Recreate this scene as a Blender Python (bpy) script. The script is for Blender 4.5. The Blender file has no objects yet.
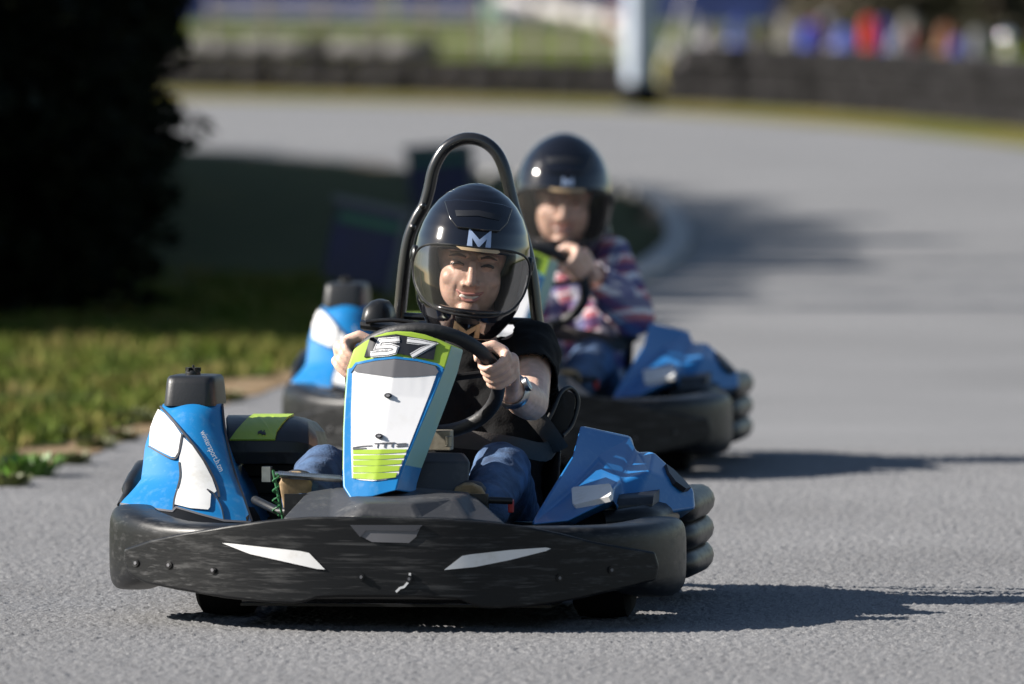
import bpy, bmesh, math, random
import numpy as np
from mathutils import Vector, Matrix, noise
random.seed(7); rng = np.random.default_rng(7)
sc = bpy.context.scene
COL = bpy.data.collections.new('world'); sc.collection.children.link(COL)
LAYER = bpy.context.view_layer.layer_collection.children['world']
R = math.radians

# ------------------------------------------------------------------ camera
F, HC, CY = 11000.0, 1.51, 342.0
TILT = math.atan((CY + 50) / F)
cam = bpy.data.cameras.new("camera"); camo = bpy.data.objects.new("camera", cam); COL.objects.link(camo)
cam.lens = 36.0 * F / 1024; cam.sensor_width = 36; cam.clip_start = 0.5; cam.clip_end = 3000
camo.location = (0, 0, HC); camo.rotation_euler = (math.pi / 2 - TILT, 0, 0)
cam.dof.use_dof = True; cam.dof.focus_distance = 25.1; cam.dof.aperture_fstop = cam.lens / 1000 / 0.085
cam.dof.aperture_blades = 9
sc.camera = camo
ct, st = math.cos(TILT), math.sin(TILT)
def ray(px, py):
    a, b = (px - 512) / F, (py - CY) / F
    return Vector((a, ct - b * st, -st - b * ct))
def on_ground(px, py, z=0.0):
    d = ray(px, py); k = (z - HC) / d.z
    return Vector((d.x * k, d.y * k, z))
def at_depth(px, py, Y):
    d = ray(px, py); k = Y / d.y
    return Vector((d.x * k, Y, HC + d.z * k))

class Frame:
    def __init__(s, x, y, yaw): s.x, s.y, s.yaw = x, y, yaw; s.c, s.s = math.cos(yaw), math.sin(yaw)
    def P(s, px, py, yl=0.0):
        """point in the kart's own frame, at its own depth yl, seen at that place of the photo"""
        d = ray(px, py)
        lx, ly = d.x * s.c + d.y * s.s, -d.x * s.s + d.y * s.c
        ox, oy = -s.x * s.c - s.y * s.s, s.x * s.s - s.y * s.c
        k = (yl - oy) / ly
        return Vector((ox + lx * k, yl, HC + d.z * k))
K1 = Frame(-.183, 25.16, R(-7.5))
K2 = Frame(.062, 32.14, R(-7.5))
P = K1.P

# ------------------------------------------------------------------ object helpers
def link(name, data=None, parent=None, **kw):
    o = bpy.data.objects.new(name, data); COL.objects.link(o)
    if parent is not None: o.parent = parent
    for k, v in kw.items(): o[k] = v
    return o
def obj(name, bm, mats, parent=None, angle=35, recalc=True, bevel=0, **kw):
    if recalc: bmesh.ops.recalc_face_normals(bm, faces=bm.faces)
    me = bpy.data.meshes.new(name); bm.to_mesh(me); bm.free()
    for m in (mats if isinstance(mats, (list, tuple)) else [mats]): me.materials.append(m)
    if angle:
        me.polygons.foreach_set('use_smooth', [True] * len(me.polygons))
        me.set_sharp_from_angle(angle=R(angle))
    o = link(name, me, parent, **kw)
    if bevel:
        b = o.modifiers.new("b", 'BEVEL'); b.width = bevel; b.segments = 2; b.limit_method = 'ANGLE'; b.angle_limit = R(20)
        b.harden_normals = True
    return o
def B(): return bmesh.new()
def join(bm, other):
    me = bpy.data.meshes.new("t"); other.to_mesh(me); other.free(); bm.from_mesh(me); bpy.data.meshes.remove(me); return bm
def box(bm, c, s, rot=None, mat=0):
    M = Matrix.Translation(c)
    if rot is not None: M = M @ rot.to_4x4()
    r = bmesh.ops.create_cube(bm, size=1.0, matrix=M @ Matrix.Diagonal((s[0], s[1], s[2], 1)))
    for f in {f for v in r['verts'] for f in v.link_faces}: f.material_index = mat
    return bm
def ellipsoid(bm, c, s, rot=None, seg=20, rings=14, mat=0):
    M = Matrix.Translation(c)
    if rot is not None: M = M @ rot.to_4x4()
    M = M @ Matrix.Diagonal((s[0], s[1], s[2], 1)); top = bm.verts.new(M @ Vector((0, 0, 1))); bot = bm.verts.new(M @ Vector((0, 0, -1))); rr = []
    for i in range(1, rings):
        t = math.pi * i / rings; rr.append([bm.verts.new(M @ Vector((math.sin(t) * math.cos(2 * math.pi * k / seg), math.sin(t) * math.sin(2 * math.pi * k / seg), math.cos(t)))) for k in range(seg)])
    for k in range(seg):
        q = (k + 1) % seg; bm.faces.new((top, rr[0][k], rr[0][q])).material_index = mat; bm.faces.new((rr[-1][k], bot, rr[-1][q])).material_index = mat
        for A, C in zip(rr, rr[1:]): bm.faces.new((A[k], C[k], C[q], A[q])).material_index = mat
    return bm
def spline(pts, n=6, closed=False):
    pts = [Vector(p) for p in pts]; out = []; N = len(pts)
    for i in range(N if closed else N - 1):
        p = [pts[(i + k) % N] if closed else pts[min(max(i + k, 0), N - 1)] for k in (-1, 0, 1, 2)]
        for j in range(n):
            t = j / n
            out.append(.5 * ((2 * p[1]) + (p[2] - p[0]) * t + (2 * p[0] - 5 * p[1] + 4 * p[2] - p[3]) * t * t + (3 * p[1] - p[0] - 3 * p[2] + p[3]) * t ** 3))
    if not closed: out.append(pts[-1])
    return out
def tube(bm, pts, r, seg=12, closed=False, caps=True, flat=1.0, up=None):
    pts = [Vector(p) for p in pts]; N = len(pts)
    rs = r if isinstance(r, (list, tuple)) else [r] * N
    if len(rs) != N: rs = [rs[min(int(i * len(rs) / N), len(rs) - 1)] for i in range(N)]
    rings = []; nprev = None
    for i in range(N):
        a = pts[(i - 1) % N] if closed or i > 0 else pts[i]; b = pts[(i + 1) % N] if closed or i < N - 1 else pts[i]
        t = (b - a).normalized()
        if nprev is None:
            nprev = Vector(up) if up else t.orthogonal()
        n = (nprev - t * nprev.dot(t)).normalized(); nprev = n; bb = t.cross(n)
        rings.append([bm.verts.new(pts[i] + (n * math.cos(q) * flat + bb * math.sin(q)) * rs[i]) for q in [2 * math.pi * k / seg for k in range(seg)]])
    for i in range(N if closed else N - 1):
        A, C = rings[i], rings[(i + 1) % N]
        for k in range(seg): bm.faces.new((A[k], A[(k + 1) % seg], C[(k + 1) % seg], C[k]))
    if caps and not closed:
        bm.faces.new(rings[0]); bm.faces.new(rings[-1])
    return bm
def loft(bm, secs, closed=True, caps=True, mat=0):
    rings = [[bm.verts.new(p) for p in s] for s in secs]; n = len(rings[0]); fs = []
    for A, C in zip(rings, rings[1:]):
        for k in range(n if closed else n - 1): fs.append(bm.faces.new((A[k], A[(k + 1) % n], C[(k + 1) % n], C[k])))
    if caps and closed: fs += [bm.faces.new(rings[0]), bm.faces.new(rings[-1])]
    for f in fs: f.material_index = mat
    return bm
def lathe(bm, prof, seg=32, axis='x', c=(0, 0, 0), mat=0):
    """prof: (along axis, radius)"""
    rings = []
    for a, r in prof:
        ring = []
        for k in range(seg):
            q = 2 * math.pi * k / seg; u, v = r * math.cos(q), r * math.sin(q)
            p = {'x': (a, u, v), 'y': (u, a, v), 'z': (u, v, a)}[axis]
            ring.append(bm.verts.new(Vector(c) + Vector(p)))
        rings.append(ring)
    for A, C in zip(rings, rings[1:]):
        for k in range(seg):
            f = bm.faces.new((A[k], A[(k + 1) % seg], C[(k + 1) % seg], C[k])); f.material_index = mat
    for r_ in (rings[0], rings[-1]): bm.faces.new(r_).material_index = mat
    return bm
def sellipse(c, ax, ay, w, h, n=24, e=3.0):
    out = []
    for k in range(n):
        q = 2 * math.pi * k / n; cs, sn = math.cos(q), math.sin(q)
        out.append(Vector(c) + Vector(ax) * (w * math.copysign(abs(cs) ** (2 / e), cs)) + Vector(ay) * (h * math.copysign(abs(sn) ** (2 / e), sn)))
    return out
def patch(bm, poly, mapf, off=.003, back=-.004, maxlen=8.0, mat=0):
    """a thin shaped plate: poly in the surface's own 2-D coordinates, mapf(u,v,offset) -> point"""
    b = B(); vs = [b.verts.new((p[0], p[1], 0)) for p in poly]; f = b.faces.new(vs)
    bmesh.ops.triangulate(b, faces=[f])
    for _ in range(5):
        long = [e for e in b.edges if e.calc_length() > maxlen]
        if not long: break
        bmesh.ops.subdivide_edges(b, edges=long, cuts=1, use_grid_fill=False)
        bmesh.ops.triangulate(b, faces=[f for f in b.faces if len(f.verts) > 3])
    b.verts.ensure_lookup_table(); b.verts.index_update()
    top = [bm.verts.new(mapf(v.co.x, v.co.y, off)) for v in b.verts]
    bot = [bm.verts.new(mapf(v.co.x, v.co.y, back)) for v in b.verts]
    for f in b.faces:
        bm.faces.new([top[v.index] for v in f.verts]).material_index = mat
        bm.faces.new([bot[v.index] for v in reversed(f.verts)]).material_index = mat
    for e in b.edges:
        if e.is_boundary:
            i, j = e.verts[0].index, e.verts[1].index
            bm.faces.new((top[i], top[j], bot[j], bot[i])).material_index = mat
    b.free(); return bm
def stroke(pts, w):
    pts = [Vector((p[0], p[1])) for p in pts]; L, Rr = [], []
    for i, p in enumerate(pts):
        a = (p - pts[i - 1]).normalized() if i else None; b = (pts[i + 1] - p).normalized() if i < len(pts) - 1 else None
        if a is None: a = b
        if b is None: b = a
        n1, n2 = Vector((-a.y, a.x)), Vector((-b.y, b.x)); m = (n1 + n2)
        if m.length < .3: m = n1
        m.normalize(); k = w / 2 / max(m.dot(n1), .55)
        L.append(p + m * k); Rr.append(p - m * k)
    return L + Rr[::-1]

# ------------------------------------------------------------------ materials
def mat(name, col, rough=.5, metal=0, coat=0, var=.0, vscale=8, var_col=None, bump=0, bscale=60, stretch=(1, 1, 1), spec=.5, sss=0, wear=None, wear_amt=.0, wear_scale=14, scratch=0):
    m = bpy.data.materials.new(name); m.use_nodes = True; nt = m.node_tree; n = nt.nodes; b = n['Principled BSDF']
    b.inputs['Roughness'].default_value = rough; b.inputs['Metallic'].default_value = metal
    b.inputs['Coat Weight'].default_value = coat; b.inputs['Coat Roughness'].default_value = .06
    b.inputs['Specular IOR Level'].default_value = spec
    if sss:
        b.inputs['Subsurface Weight'].default_value = sss; b.inputs['Subsurface Radius'].default_value = (.012, .004, .002); b.inputs['Subsurface Scale'].default_value = .5
    c4 = (*col, 1); tc = n.new('ShaderNodeTexCoord'); mp = n.new('ShaderNodeMapping'); mp.inputs['Scale'].default_value = stretch
    nt.links.new(tc.outputs['Object'], mp.inputs[0])
    src = None
    if var:
        nz = n.new('ShaderNodeTexNoise'); nz.inputs['Scale'].default_value = vscale; nz.inputs['Detail'].default_value = 5; nt.links.new(mp.outputs[0], nz.inputs[0])
        cr = n.new('ShaderNodeValToRGB'); cr.color_ramp.elements[0].position = .35; cr.color_ramp.elements[1].position = .65
        vc = var_col or tuple(x * (1 - var) for x in col)
        cr.color_ramp.elements[0].color = (*vc, 1); cr.color_ramp.elements[1].color = c4
        nt.links.new(nz.outputs[0], cr.inputs[0]); src = cr.outputs[0]
    if wear:
        nz = n.new('ShaderNodeTexNoise'); nz.inputs['Scale'].default_value = wear_scale; nz.inputs['Detail'].default_value = 9; nz.inputs['Roughness'].default_value = .68
        nt.links.new(mp.outputs[0], nz.inputs[0])
        cr = n.new('ShaderNodeValToRGB'); cr.color_ramp.elements[0].position = .52; cr.color_ramp.elements[1].position = .76
        cr.color_ramp.elements[0].color = (0, 0, 0, 1); cr.color_ramp.elements[1].color = (wear_amt,) * 3 + (1,)
        nt.links.new(nz.outputs[0], cr.inputs[0])
        mx = n.new('ShaderNodeMix'); mx.data_type = 'RGBA'; nt.links.new(cr.outputs[0], mx.inputs[0])
        if src: nt.links.new(src, mx.inputs[6])
        else: mx.inputs[6].default_value = c4
        mx.inputs[7].default_value = (*wear, 1); src = mx.outputs[2]
        mr = n.new('ShaderNodeMath'); mr.operation = 'MULTIPLY_ADD'; mr.inputs[1].default_value = .35; mr.inputs[2].default_value = rough
        nt.links.new(cr.outputs[0], mr.inputs[0]); nt.links.new(mr.outputs[0], b.inputs['Roughness'])
    if scratch:
        for k_, (rot, sc_) in enumerate(((.12, 34), (-.35, 26), (.7, 18))):
            m3 = n.new('ShaderNodeMapping'); m3.inputs['Rotation'].default_value = (0, rot, 0); m3.inputs['Scale'].default_value = (.3, 1, 5); nt.links.new(tc.outputs['Object'], m3.inputs[0])
            nz = n.new('ShaderNodeTexNoise'); nz.inputs['Scale'].default_value = sc_; nz.inputs['Detail'].default_value = 2; nt.links.new(m3.outputs[0], nz.inputs[0])
            cr = n.new('ShaderNodeMapRange'); cr.inputs[1].default_value = .66; cr.inputs[2].default_value = .74; cr.inputs[4].default_value = scratch; nt.links.new(nz.outputs[0], cr.inputs[0])
            mx = n.new('ShaderNodeMix'); mx.data_type = 'RGBA'; nt.links.new(cr.outputs[0], mx.inputs[0])
            if src: nt.links.new(src, mx.inputs[6])
            else: mx.inputs[6].default_value = c4
            mx.inputs[7].default_value = (.2, .2, .2, 1); src = mx.outputs[2]
    if src: nt.links.new(src, b.inputs['Base Color'])
    else: b.inputs['Base Color'].default_value = c4
    if bump:
        nz = n.new('ShaderNodeTexNoise'); nz.inputs['Scale'].default_value = bscale; nz.inputs['Detail'].default_value = 4; nt.links.new(mp.outputs[0], nz.inputs[0])
        bp = n.new('ShaderNodeBump'); bp.inputs['Strength'].default_value = bump; bp.inputs['Distance'].default_value = .01
        nt.links.new(nz.outputs[0], bp.inputs['Height']); nt.links.new(bp.outputs[0], b.inputs['Normal'])
    return m
bumper_m = mat('black_bumper_plastic', (.007, .0075, .0085), .4, wear=(.085, .085, .085), wear_amt=.6, wear_scale=13, stretch=(.45, 1, 5), bump=.06, bscale=30, spec=.18, scratch=.14)
bumper_body_m = mat('black_bumper_body', (.007, .0075, .0085), .38, wear=(.07, .07, .07), wear_amt=.5, wear_scale=22, stretch=(1, 1, 2.5), bump=.06, bscale=25, spec=.22, scratch=.1)
plastic_m = mat('black_plastic', (.008, .0085, .0095), .38, spec=.35, bump=.05, bscale=40, wear=(.07, .07, .07), wear_amt=.5)
shroud_m = mat('grey_shroud', (.028, .029, .032), .5, wear=(.11, .11, .11), wear_amt=.6, bump=.06, bscale=120)
tank_m = mat('tank_plastic', (.011, .012, .014), .45, bump=.05, bscale=200)
rubber_m = mat('tyre_rubber', (.009, .009, .010), .9, spec=.1, bump=.2, bscale=40)
blue_m = mat('blue_paint', (.007, .15, .38), .36, coat=.25, wear=(.25, .38, .5), wear_amt=.22, wear_scale=40)
blue2_m = mat('blue_pod_paint', (.009, .115, .32), .36, coat=.3, wear=(.2, .33, .48), wear_amt=.25, wear_scale=40)
white_m = mat('white_sticker', (.58, .58, .58), .45, wear=(.42, .4, .36), wear_amt=.75, wear_scale=16)
white_clean_m = mat('white_print', (.58, .58, .59), .4, wear=(.42, .4, .37), wear_amt=.5, wear_scale=10)
lime_m = mat('lime_sticker', (.26, .38, .035), .4, wear=(.38, .46, .16), wear_amt=.4)
teal_m = mat('shaded_lime_side', (.22, .4, .36), .4, wear=(.4, .5, .3), wear_amt=.6)  # lime flank with its shade and sky tint put into the colour
black_print_m = mat('black_print', (.01, .011, .014), .4)
groove_m = mat('groove', (.03, .032, .04), .6)
greyrec_m = mat('grey_recess', (.1, .1, .11), .55, var=.2)
steel_m = mat('steel', (.55, .55, .53), .3, metal=1, var=.3, vscale=30)
tube_m = mat('black_tube', (.012, .012, .013), .25, coat=.3)
bracket_m = mat('bracket', (.42, .38, .3), .4, metal=.5, var=.4, vscale=40)
green_m = mat('green_spring', (.015, .11, .035), .5)
red_m = mat('red_part', (.4, .02, .02), .4)
helmet_m = mat('black_gloss_shell', (.004, .004, .006), .1, coat=.6, spec=.5)
skin_m = mat('skin', (.62, .41, .32), .45, var=.22, vscale=45, sss=.25, bump=.12, bscale=220)
lip_m = mat('lips', (.45, .2, .17), .4)
teeth_m = mat('teeth', (.75, .72, .65), .3)
eye_m = mat('eye', (.03, .022, .018), .15)
hair_m = mat('hair', (.09, .055, .033), .5, bump=.4, bscale=120, stretch=(6, 6, 1))
shirt_m = mat('black_cotton', (.006, .006, .0065), .9, bump=.2, bscale=200, spec=.2)
jeans_m = mat('denim', (.05, .10, .2), .85, var=.55, vscale=22, var_col=(.018, .038, .085), bump=.3, bscale=150)
sole_m = mat('tan_sole', (.34, .23, .12), .7, var=.4, vscale=50)
shoe_m = mat('shoe_upper', (.03, .03, .035), .6)
watch_m = mat('watch_steel', (.35, .35, .36), .3, metal=1)
watchface_m = mat('watch_face', (.1, .18, .3), .12)
gold_m = mat('gold_strip', (.4, .29, .17), .35)
silverM_m = mat('silver_print', (.28, .36, .52), .3)
belt_m = mat('belt', (.035, .03, .027), .8, bump=.2, bscale=300)
axle_m = mat('axle', (.2, .2, .2), .35, metal=1)
def visor_mat():
    m = bpy.data.materials.new('visor'); m.use_nodes = True; nt = m.node_tree; n = nt.nodes
    for x in list(n): n.remove(x)
    out = n.new('ShaderNodeOutputMaterial'); t = n.new('ShaderNodeBsdfTransparent'); t.inputs[0].default_value = (.8, .78, .77, 1)
    g = n.new('ShaderNodeBsdfGlossy'); g.inputs['Roughness'].default_value = .05; g.inputs[0].default_value = (.5, .5, .5, 1)
    fr = n.new('ShaderNodeFresnel'); fr.inputs[0].default_value = 1.3; mx = n.new('ShaderNodeMixShader'); k = n.new('ShaderNodeMath'); k.operation = 'MULTIPLY'; k.inputs[1].default_value = .42
    nt.links.new(fr.outputs[0], k.inputs[0]); nt.links.new(k.outputs[0], mx.inputs[0]); nt.links.new(t.outputs[0], mx.inputs[1]); nt.links.new(g.outputs[0], mx.inputs[2]); df = n.new('ShaderNodeBsdfDiffuse'); df.inputs[0].default_value = (.3, .29, .28, 1); m2 = n.new('ShaderNodeMixShader'); m2.inputs[0].default_value = .045
    nt.links.new(mx.outputs[0], m2.inputs[1]); nt.links.new(df.outputs[0], m2.inputs[2]); nt.links.new(m2.outputs[0], out.inputs[0])
    return m
visor_m = visor_mat()
def plaid_mat():
    m = bpy.data.materials.new('plaid_flannel'); m.use_nodes = True; nt = m.node_tree; n = nt.nodes; b = n['Principled BSDF']; b.inputs['Roughness'].default_value = .85
    tc = n.new('ShaderNodeTexCoord'); mp = n.new('ShaderNodeMapping'); mp.inputs['Rotation'].default_value = (R(8), R(14), R(20)); nt.links.new(tc.outputs['Object'], mp.inputs[0])
    sp = n.new('ShaderNodeSeparateXYZ'); nt.links.new(mp.outputs[0], sp.inputs[0])
    def band(out, freq, ph, thr):
        a = n.new('ShaderNodeMath'); a.operation = 'MULTIPLY_ADD'; a.inputs[1].default_value = freq; a.inputs[2].default_value = ph; nt.links.new(out, a.inputs[0])
        s = n.new('ShaderNodeMath'); s.operation = 'SINE'; nt.links.new(a.outputs[0], s.inputs[0])
        g = n.new('ShaderNodeMath'); g.operation = 'GREATER_THAN'; g.inputs[1].default_value = thr; nt.links.new(s.outputs[0], g.inputs[0])
        return g.outputs[0]
    def mixc(fac, a, bcol, f=1):
        mx = n.new('ShaderNodeMix'); mx.data_type = 'RGBA'
        mm = n.new('ShaderNodeMath'); mm.operation = 'MULTIPLY'; mm.inputs[1].default_value = f; nt.links.new(fac, mm.inputs[0]); nt.links.new(mm.outputs[0], mx.inputs[0])
        if isinstance(a, tuple): mx.inputs[6].default_value = a
        else: nt.links.new(a, mx.inputs[6])
        mx.inputs[7].default_value = bcol; return mx.outputs[2]
    c = mixc(band(sp.outputs[0], 95, 0, -.1), (.5, .48, .52, 1), (.42, .02, .03, 1), .75)
    c = mixc(band(sp.outputs[2], 95, 1, .0), c, (.025, .03, .14, 1), .78)
    c = mixc(band(sp.outputs[2], 95, 3.6, .93), c, (.7, .7, .72, 1), .9)
    c = mixc(band(sp.outputs[0], 95, 2.6, .93), c, (.05, .05, .18, 1), .8)
    nt.links.new(c, b.inputs['Base Color']); return m
plaid_m = plaid_mat()

# ------------------------------------------------------------------ the go-kart
kart = link('go_kart'); kart.location = (K1.x, K1.y, 0); kart.rotation_euler = (0, 0, K1.yaw)
kart['category'] = 'go-kart'; kart['group'] = 'go-karts racing round the bend'
kart['label'] = 'blue and black go-kart numbered 57 with a white and lime nose panel, in front'

# front bumper
def pf(x): return -.85 + .33 * (abs(x) / .66) ** 2.6
bst = []
def bpath(sg, lim, corner):
    o = [(sg * x, pf(x) + .088, .167, .068 - .012 * x) for x in (.1, .2, .3, .4, lim)]
    return o + [(sg * x, y, z, h) for x, y, z, h in corner]
lf_ = bpath(-1, .5, [(.56, -.545, .164, .08), (.605, -.465, .16, .092), (.632, -.375, .158, .097), (.634, -.28, .158, .097), (.63, -.22, .158, .088), (.615, -.165, .158, .055)])
rt_ = bpath(1, .455, [(.5, -.575, .156, .074), (.536, -.49, .148, .084), (.558, -.39, .145, .09), (.56, -.29, .145, .09), (.556, -.22, .145, .08), (.54, -.165, .145, .055)])
full = lf_[::-1] + [(0, pf(0) + .088, .167, .068)] + rt_
secs = []
for i, (x, y, z, h) in enumerate(full):
    a, b = full[max(i - 1, 0)], full[min(i + 1, len(full) - 1)]
    t = Vector((b[0] - a[0], b[1] - a[1], 0)).normalized(); nrm = Vector((t.y, -t.x, 0))
    secs.append(sellipse((x, y, z), nrm, (0, 0, 1), .058, h, 28, 4.6))
bm = loft(B(), secs)
bumper = obj('front_bumper', bm, bumper_body_m, kart, angle=60)
s_ = bumper.modifiers.new('s', 'SUBSURF'); s_.levels = 1; s_.render_levels = 1
def Pf(fn):
    def g(u, v, off):
        y = -.6
        for _ in range(6): p = P(u, v, y - off); y = fn(p.x)
        return P(u, v, y - off)
    return g
mb = Pf(pf)
plate = [(124, 549), (150, 540), (178, 534), (225, 526), (268, 520), (309, 516.5), (345, 516.5), (380, 517), (440, 518.5), (490, 522), (526, 526), (560, 533), (592, 541), (625, 547), (655, 552),
         (659, 566), (656, 580), (635, 586), (609, 592), (579, 599), (550, 604), (529, 606.5), (500, 608.5), (482, 608), (470, 604), (458, 599), (420, 597.5), (380, 597), (340, 597), (318, 598), (306, 602), (294, 604), (260, 602), (225, 598), (178, 590), (145, 583), (130, 575), (124, 562)]
o = obj('face_plate', patch(B(), plate, mb, .006, -.03, 14), bumper_m, bumper, angle=50, bevel=.006)
stickers = []
for poly in ([(222, 543), (230, 543.5), (300, 551), (309, 553), (325, 569.5), (317, 569), (250, 554)], [(444, 570), (462, 556), (470, 554.5), (510, 550), (546, 547.5), (551, 548.5), (546, 551), (510, 560), (475, 567)]):
    stickers.append(obj('sticker', patch(B(), poly, mb, .009, .004, 10), white_m, bumper))
obj('air_slot', patch(B(), [(352, 526), (366, 529.5), (410, 529.5), (421, 526), (416, 537), (409, 543), (372, 542), (360, 536)], mb, .0085, .0, 10), greyrec_m, bumper)
obj('slot_painted_shadow', patch(B(), [(350, 525), (423, 525), (416, 531), (366, 530.5), (360, 537)], mb, .0105, .0, 10), groove_m, bumper)  # dark strip painted as the shadow of the slot's upper edge
for u, v in ((135, 563), (168, 565), (212, 570), (361, 577), (560, 578), (612, 570), (409, 579)):
    bm = B(); patch(bm, [(u + 3.4 * math.cos(q), v + 3.8 * math.sin(q)) for q in np.arange(0, 6.28, .5)], mb, .011, .004, 20); patch(bm, [(u + 1.5 * math.cos(q), v + 1.8 * math.sin(q)) for q in np.arange(0, 6.28, .8)], mb, .014, .004, 20, 1)
    obj('bolt', bm, [bumper_body_m, greyrec_m], bumper)
bm = B(); patch(bm, stroke([(396, 592), (400, 588), (404, 587), (409, 581), (410, 573)], 2.2), mb, .0095, .003, 10)
obj('scratch_mark', bm, white_m, bumper)

# grey faceted shroud behind the bumper
V = dict(a=(281, 519, -.70), b=(307, 491, -.52), c=(332, 487, -.50), d=(417, 487, -.50), e=(472, 492, -.52), f=(507, 524, -.68), g=(330, 520, -.76), h=(354, 519, -.79), i=(366, 503, -.76), j=(378, 519, -.78), k=(409, 519, -.78), l=(410, 503, -.75), m=(418, 519, -.78), n=(470, 520, -.74), q=(455, 497, -.66))
bm = B(); W = {k: bm.verts.new(P(*v)) for k, v in V.items()}
for fc in ('abg', 'bcg', 'cigh'[:3] + '', 'gih', 'cdli', 'ilkj', 'ijh', 'dlq', 'lmk', 'lqm', 'qnm', 'deq', 'efn', 'eqn'[::-1]):
    try: bm.faces.new([W[k] for k in dict.fromkeys(fc)])
    except ValueError: pass
bmesh.ops.recalc_face_normals(bm, faces=bm.faces)
r = bmesh.ops.extrude_face_region(bm, geom=bm.faces[:])
bmesh.ops.translate(bm, verts=[x for x in r['geom'] if isinstance(x, bmesh.types.BMVert)], vec=(0, .1, -.06))
obj('front_shroud', bm, shroud_m, kart, angle=10, bevel=.012)

# generic cowl: rows (py, left px, right px, front y, back y)
class Cowl:
    def __init__(s, rows, k, pw, sh=0): s.rows = rows; s.k = k; s.pw = pw; s.sh = sh
    def row(s, py):
        r = s.rows
        for a, b in zip(r, r[1:]):
            if py <= b[0] or b is r[-1]:
                t = (py - a[0]) / (b[0] - a[0]); t = min(max(t, -.3), 1.3)
                return [x + (y - x) * t for x, y in zip(a, b)]
    def y(s, px, py):
        _, l, r, yf, yb = s.row(py); t = (px - (l + r) / 2) / ((r - l) / 2); t = min(max(t, -1.15), 1.15)
        return yf + s.k * abs(t - s.sh) ** s.pw
    def m(s, u, v, off): return P(u, v, s.y(u, v) - off)
    def build(s, n=16, step=5):
        bm = B(); secs = []
        py = s.rows[0][0]; lst = []
        while py < s.rows[-1][0]: lst.append(py); py += step
        lst.append(s.rows[-1][0])
        for py in lst:
            _, l, r, yf, yb = s.row(py); ring = []
            for i in range(n + 1):
                px = l + (r - l) * i / n; ring.append(P(px, py, s.y(px, py)))
            Lf, Rt = ring[0], ring[-1]; xm = (Lf.x + Rt.x) / 2
            back = []
            for q in (.35, .7, 1): back.append(Vector((Rt.x - .075 * q, Rt.y + (yb - Rt.y) * q, Rt.z)))
            for q in (1, .7, .35): back.append(Vector((Lf.x + .03 * q * q, Lf.y + (yb - Lf.y) * q, Lf.z)))
            secs.append(ring + back)
        return loft(bm, secs)
LP = Cowl([(404, 163, 222, -.10, .24), (412, 159, 222.5, -.13, .27), (430, 150, 224.5, -.17, .32), (446, 145, 228, -.205, .36), (464, 143, 232, -.245, .4), (480, 141, 237, -.28, .42), (492, 131, 242, -.31, .43), (503, 120, 245, -.34, .44), (530, 118, 254, -.40, .45)], .05, 2.0)
pod = obj('side_pod', LP.build(), blue_m, kart, angle=50)
whites = [[(158, 409), (164, 413), (174, 424), (181, 434), (178, 452), (175, 457), (171, 456.5), (160, 451), (149, 445), (150, 428), (154, 417)],
          [(183, 437), (192, 445), (203, 461), (212, 478), (216.5, 491), (214, 493), (204, 489), (190, 489), (178, 490), (180, 475), (179, 460)],
          [(176, 489), (190, 488.5), (206, 489), (211, 494), (210, 507), (208, 509.5), (190, 508), (174, 504)]]
for k, w in enumerate(whites): obj('white_decal', patch(B(), w, LP.m, .004 + .002 * (k == 2), -.004, 8), white_m, pod)
grooves = [([(160, 406), (170, 417), (181, 430), (195, 447), (207, 465), (217, 486), (219, 497)], 2.2), ([(182, 434), (180, 447), (176.5, 457.5), (170, 458), (160, 453), (148, 446)], 1.5),
           ([(179, 462), (180, 476), (177, 489), (174, 500), (173, 512)], 1.6), ([(222.5, 404), (224, 420), (227, 440), (234, 470), (243, 495), (252, 521)], 2.0), ([(207, 489), (214, 494), (221, 506), (224, 521)], 1.2)]
bm = B()
for pts, w in grooves: patch(bm, stroke([(p.x, p.y) for p in spline([(a, b, 0) for a, b in pts], 4)], w), LP.m, .0065, -.003, 6)
obj('seam', bm, groove_m, pod)
patchb = patch(B(), stroke([(120, 503.5), (142, 507), (167, 510.5), (172, 511), (176, 507), (200, 514), (224, 520.5), (251, 522)], 2.0), LP.m, .008, -.004, 8)
obj('edge_trim', patchb, greyrec_m, pod)
# black sheet painting the shade of the wheel opening below the pod edge
obj('pod_opening_shade', patch(B(), [(121, 505), (167, 512), (176, 508), (224, 521.5), (250, 523.5), (255, 545), (118, 545)], LP.m, .006, -.006, 12), plastic_m, pod)
# lettering on the pod
def text_mesh(txt):
    c = bpy.data.curves.new('t', 'FONT'); c.body = txt; c.size = 1; o = bpy.data.objects.new('t', c); sc.collection.objects.link(o); LAYER.exclude = True
    dg = bpy.context.evaluated_depsgraph_get(); dg.update()
    me = bpy.data.meshes.new_from_object(o.evaluated_get(dg)); bpy.data.objects.remove(o); LAYER.exclude = False; return me
def lettering(txt, mapf, length, height, off=.004, bold=0):
    me = text_mesh(txt); bm = B(); bm.from_mesh(me); bpy.data.meshes.remove(me)
    bmesh.ops.triangulate(bm, faces=bm.faces[:])
    xs = [v.co.x for v in bm.verts]; x0, x1 = min(xs), max(xs)
    for v in bm.verts: v.co = mapf((v.co.x - x0) / (x1 - x0) * length, v.co.y * height / .7, off)
    return bm
p0, p1 = Vector((200, 432)), Vector((219.5, 472)); dt = (p1 - p0).normalized(); dn = Vector((dt.y, -dt.x))
def lm(u, v, off):
    q = p0 + dt * u + dn * v; return LP.m(q.x, q.y, off)
obj('lettering', lettering('wintersport.h.tm', lm, (p1 - p0).length, 6.0, .0055), white_clean_m, pod)

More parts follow.
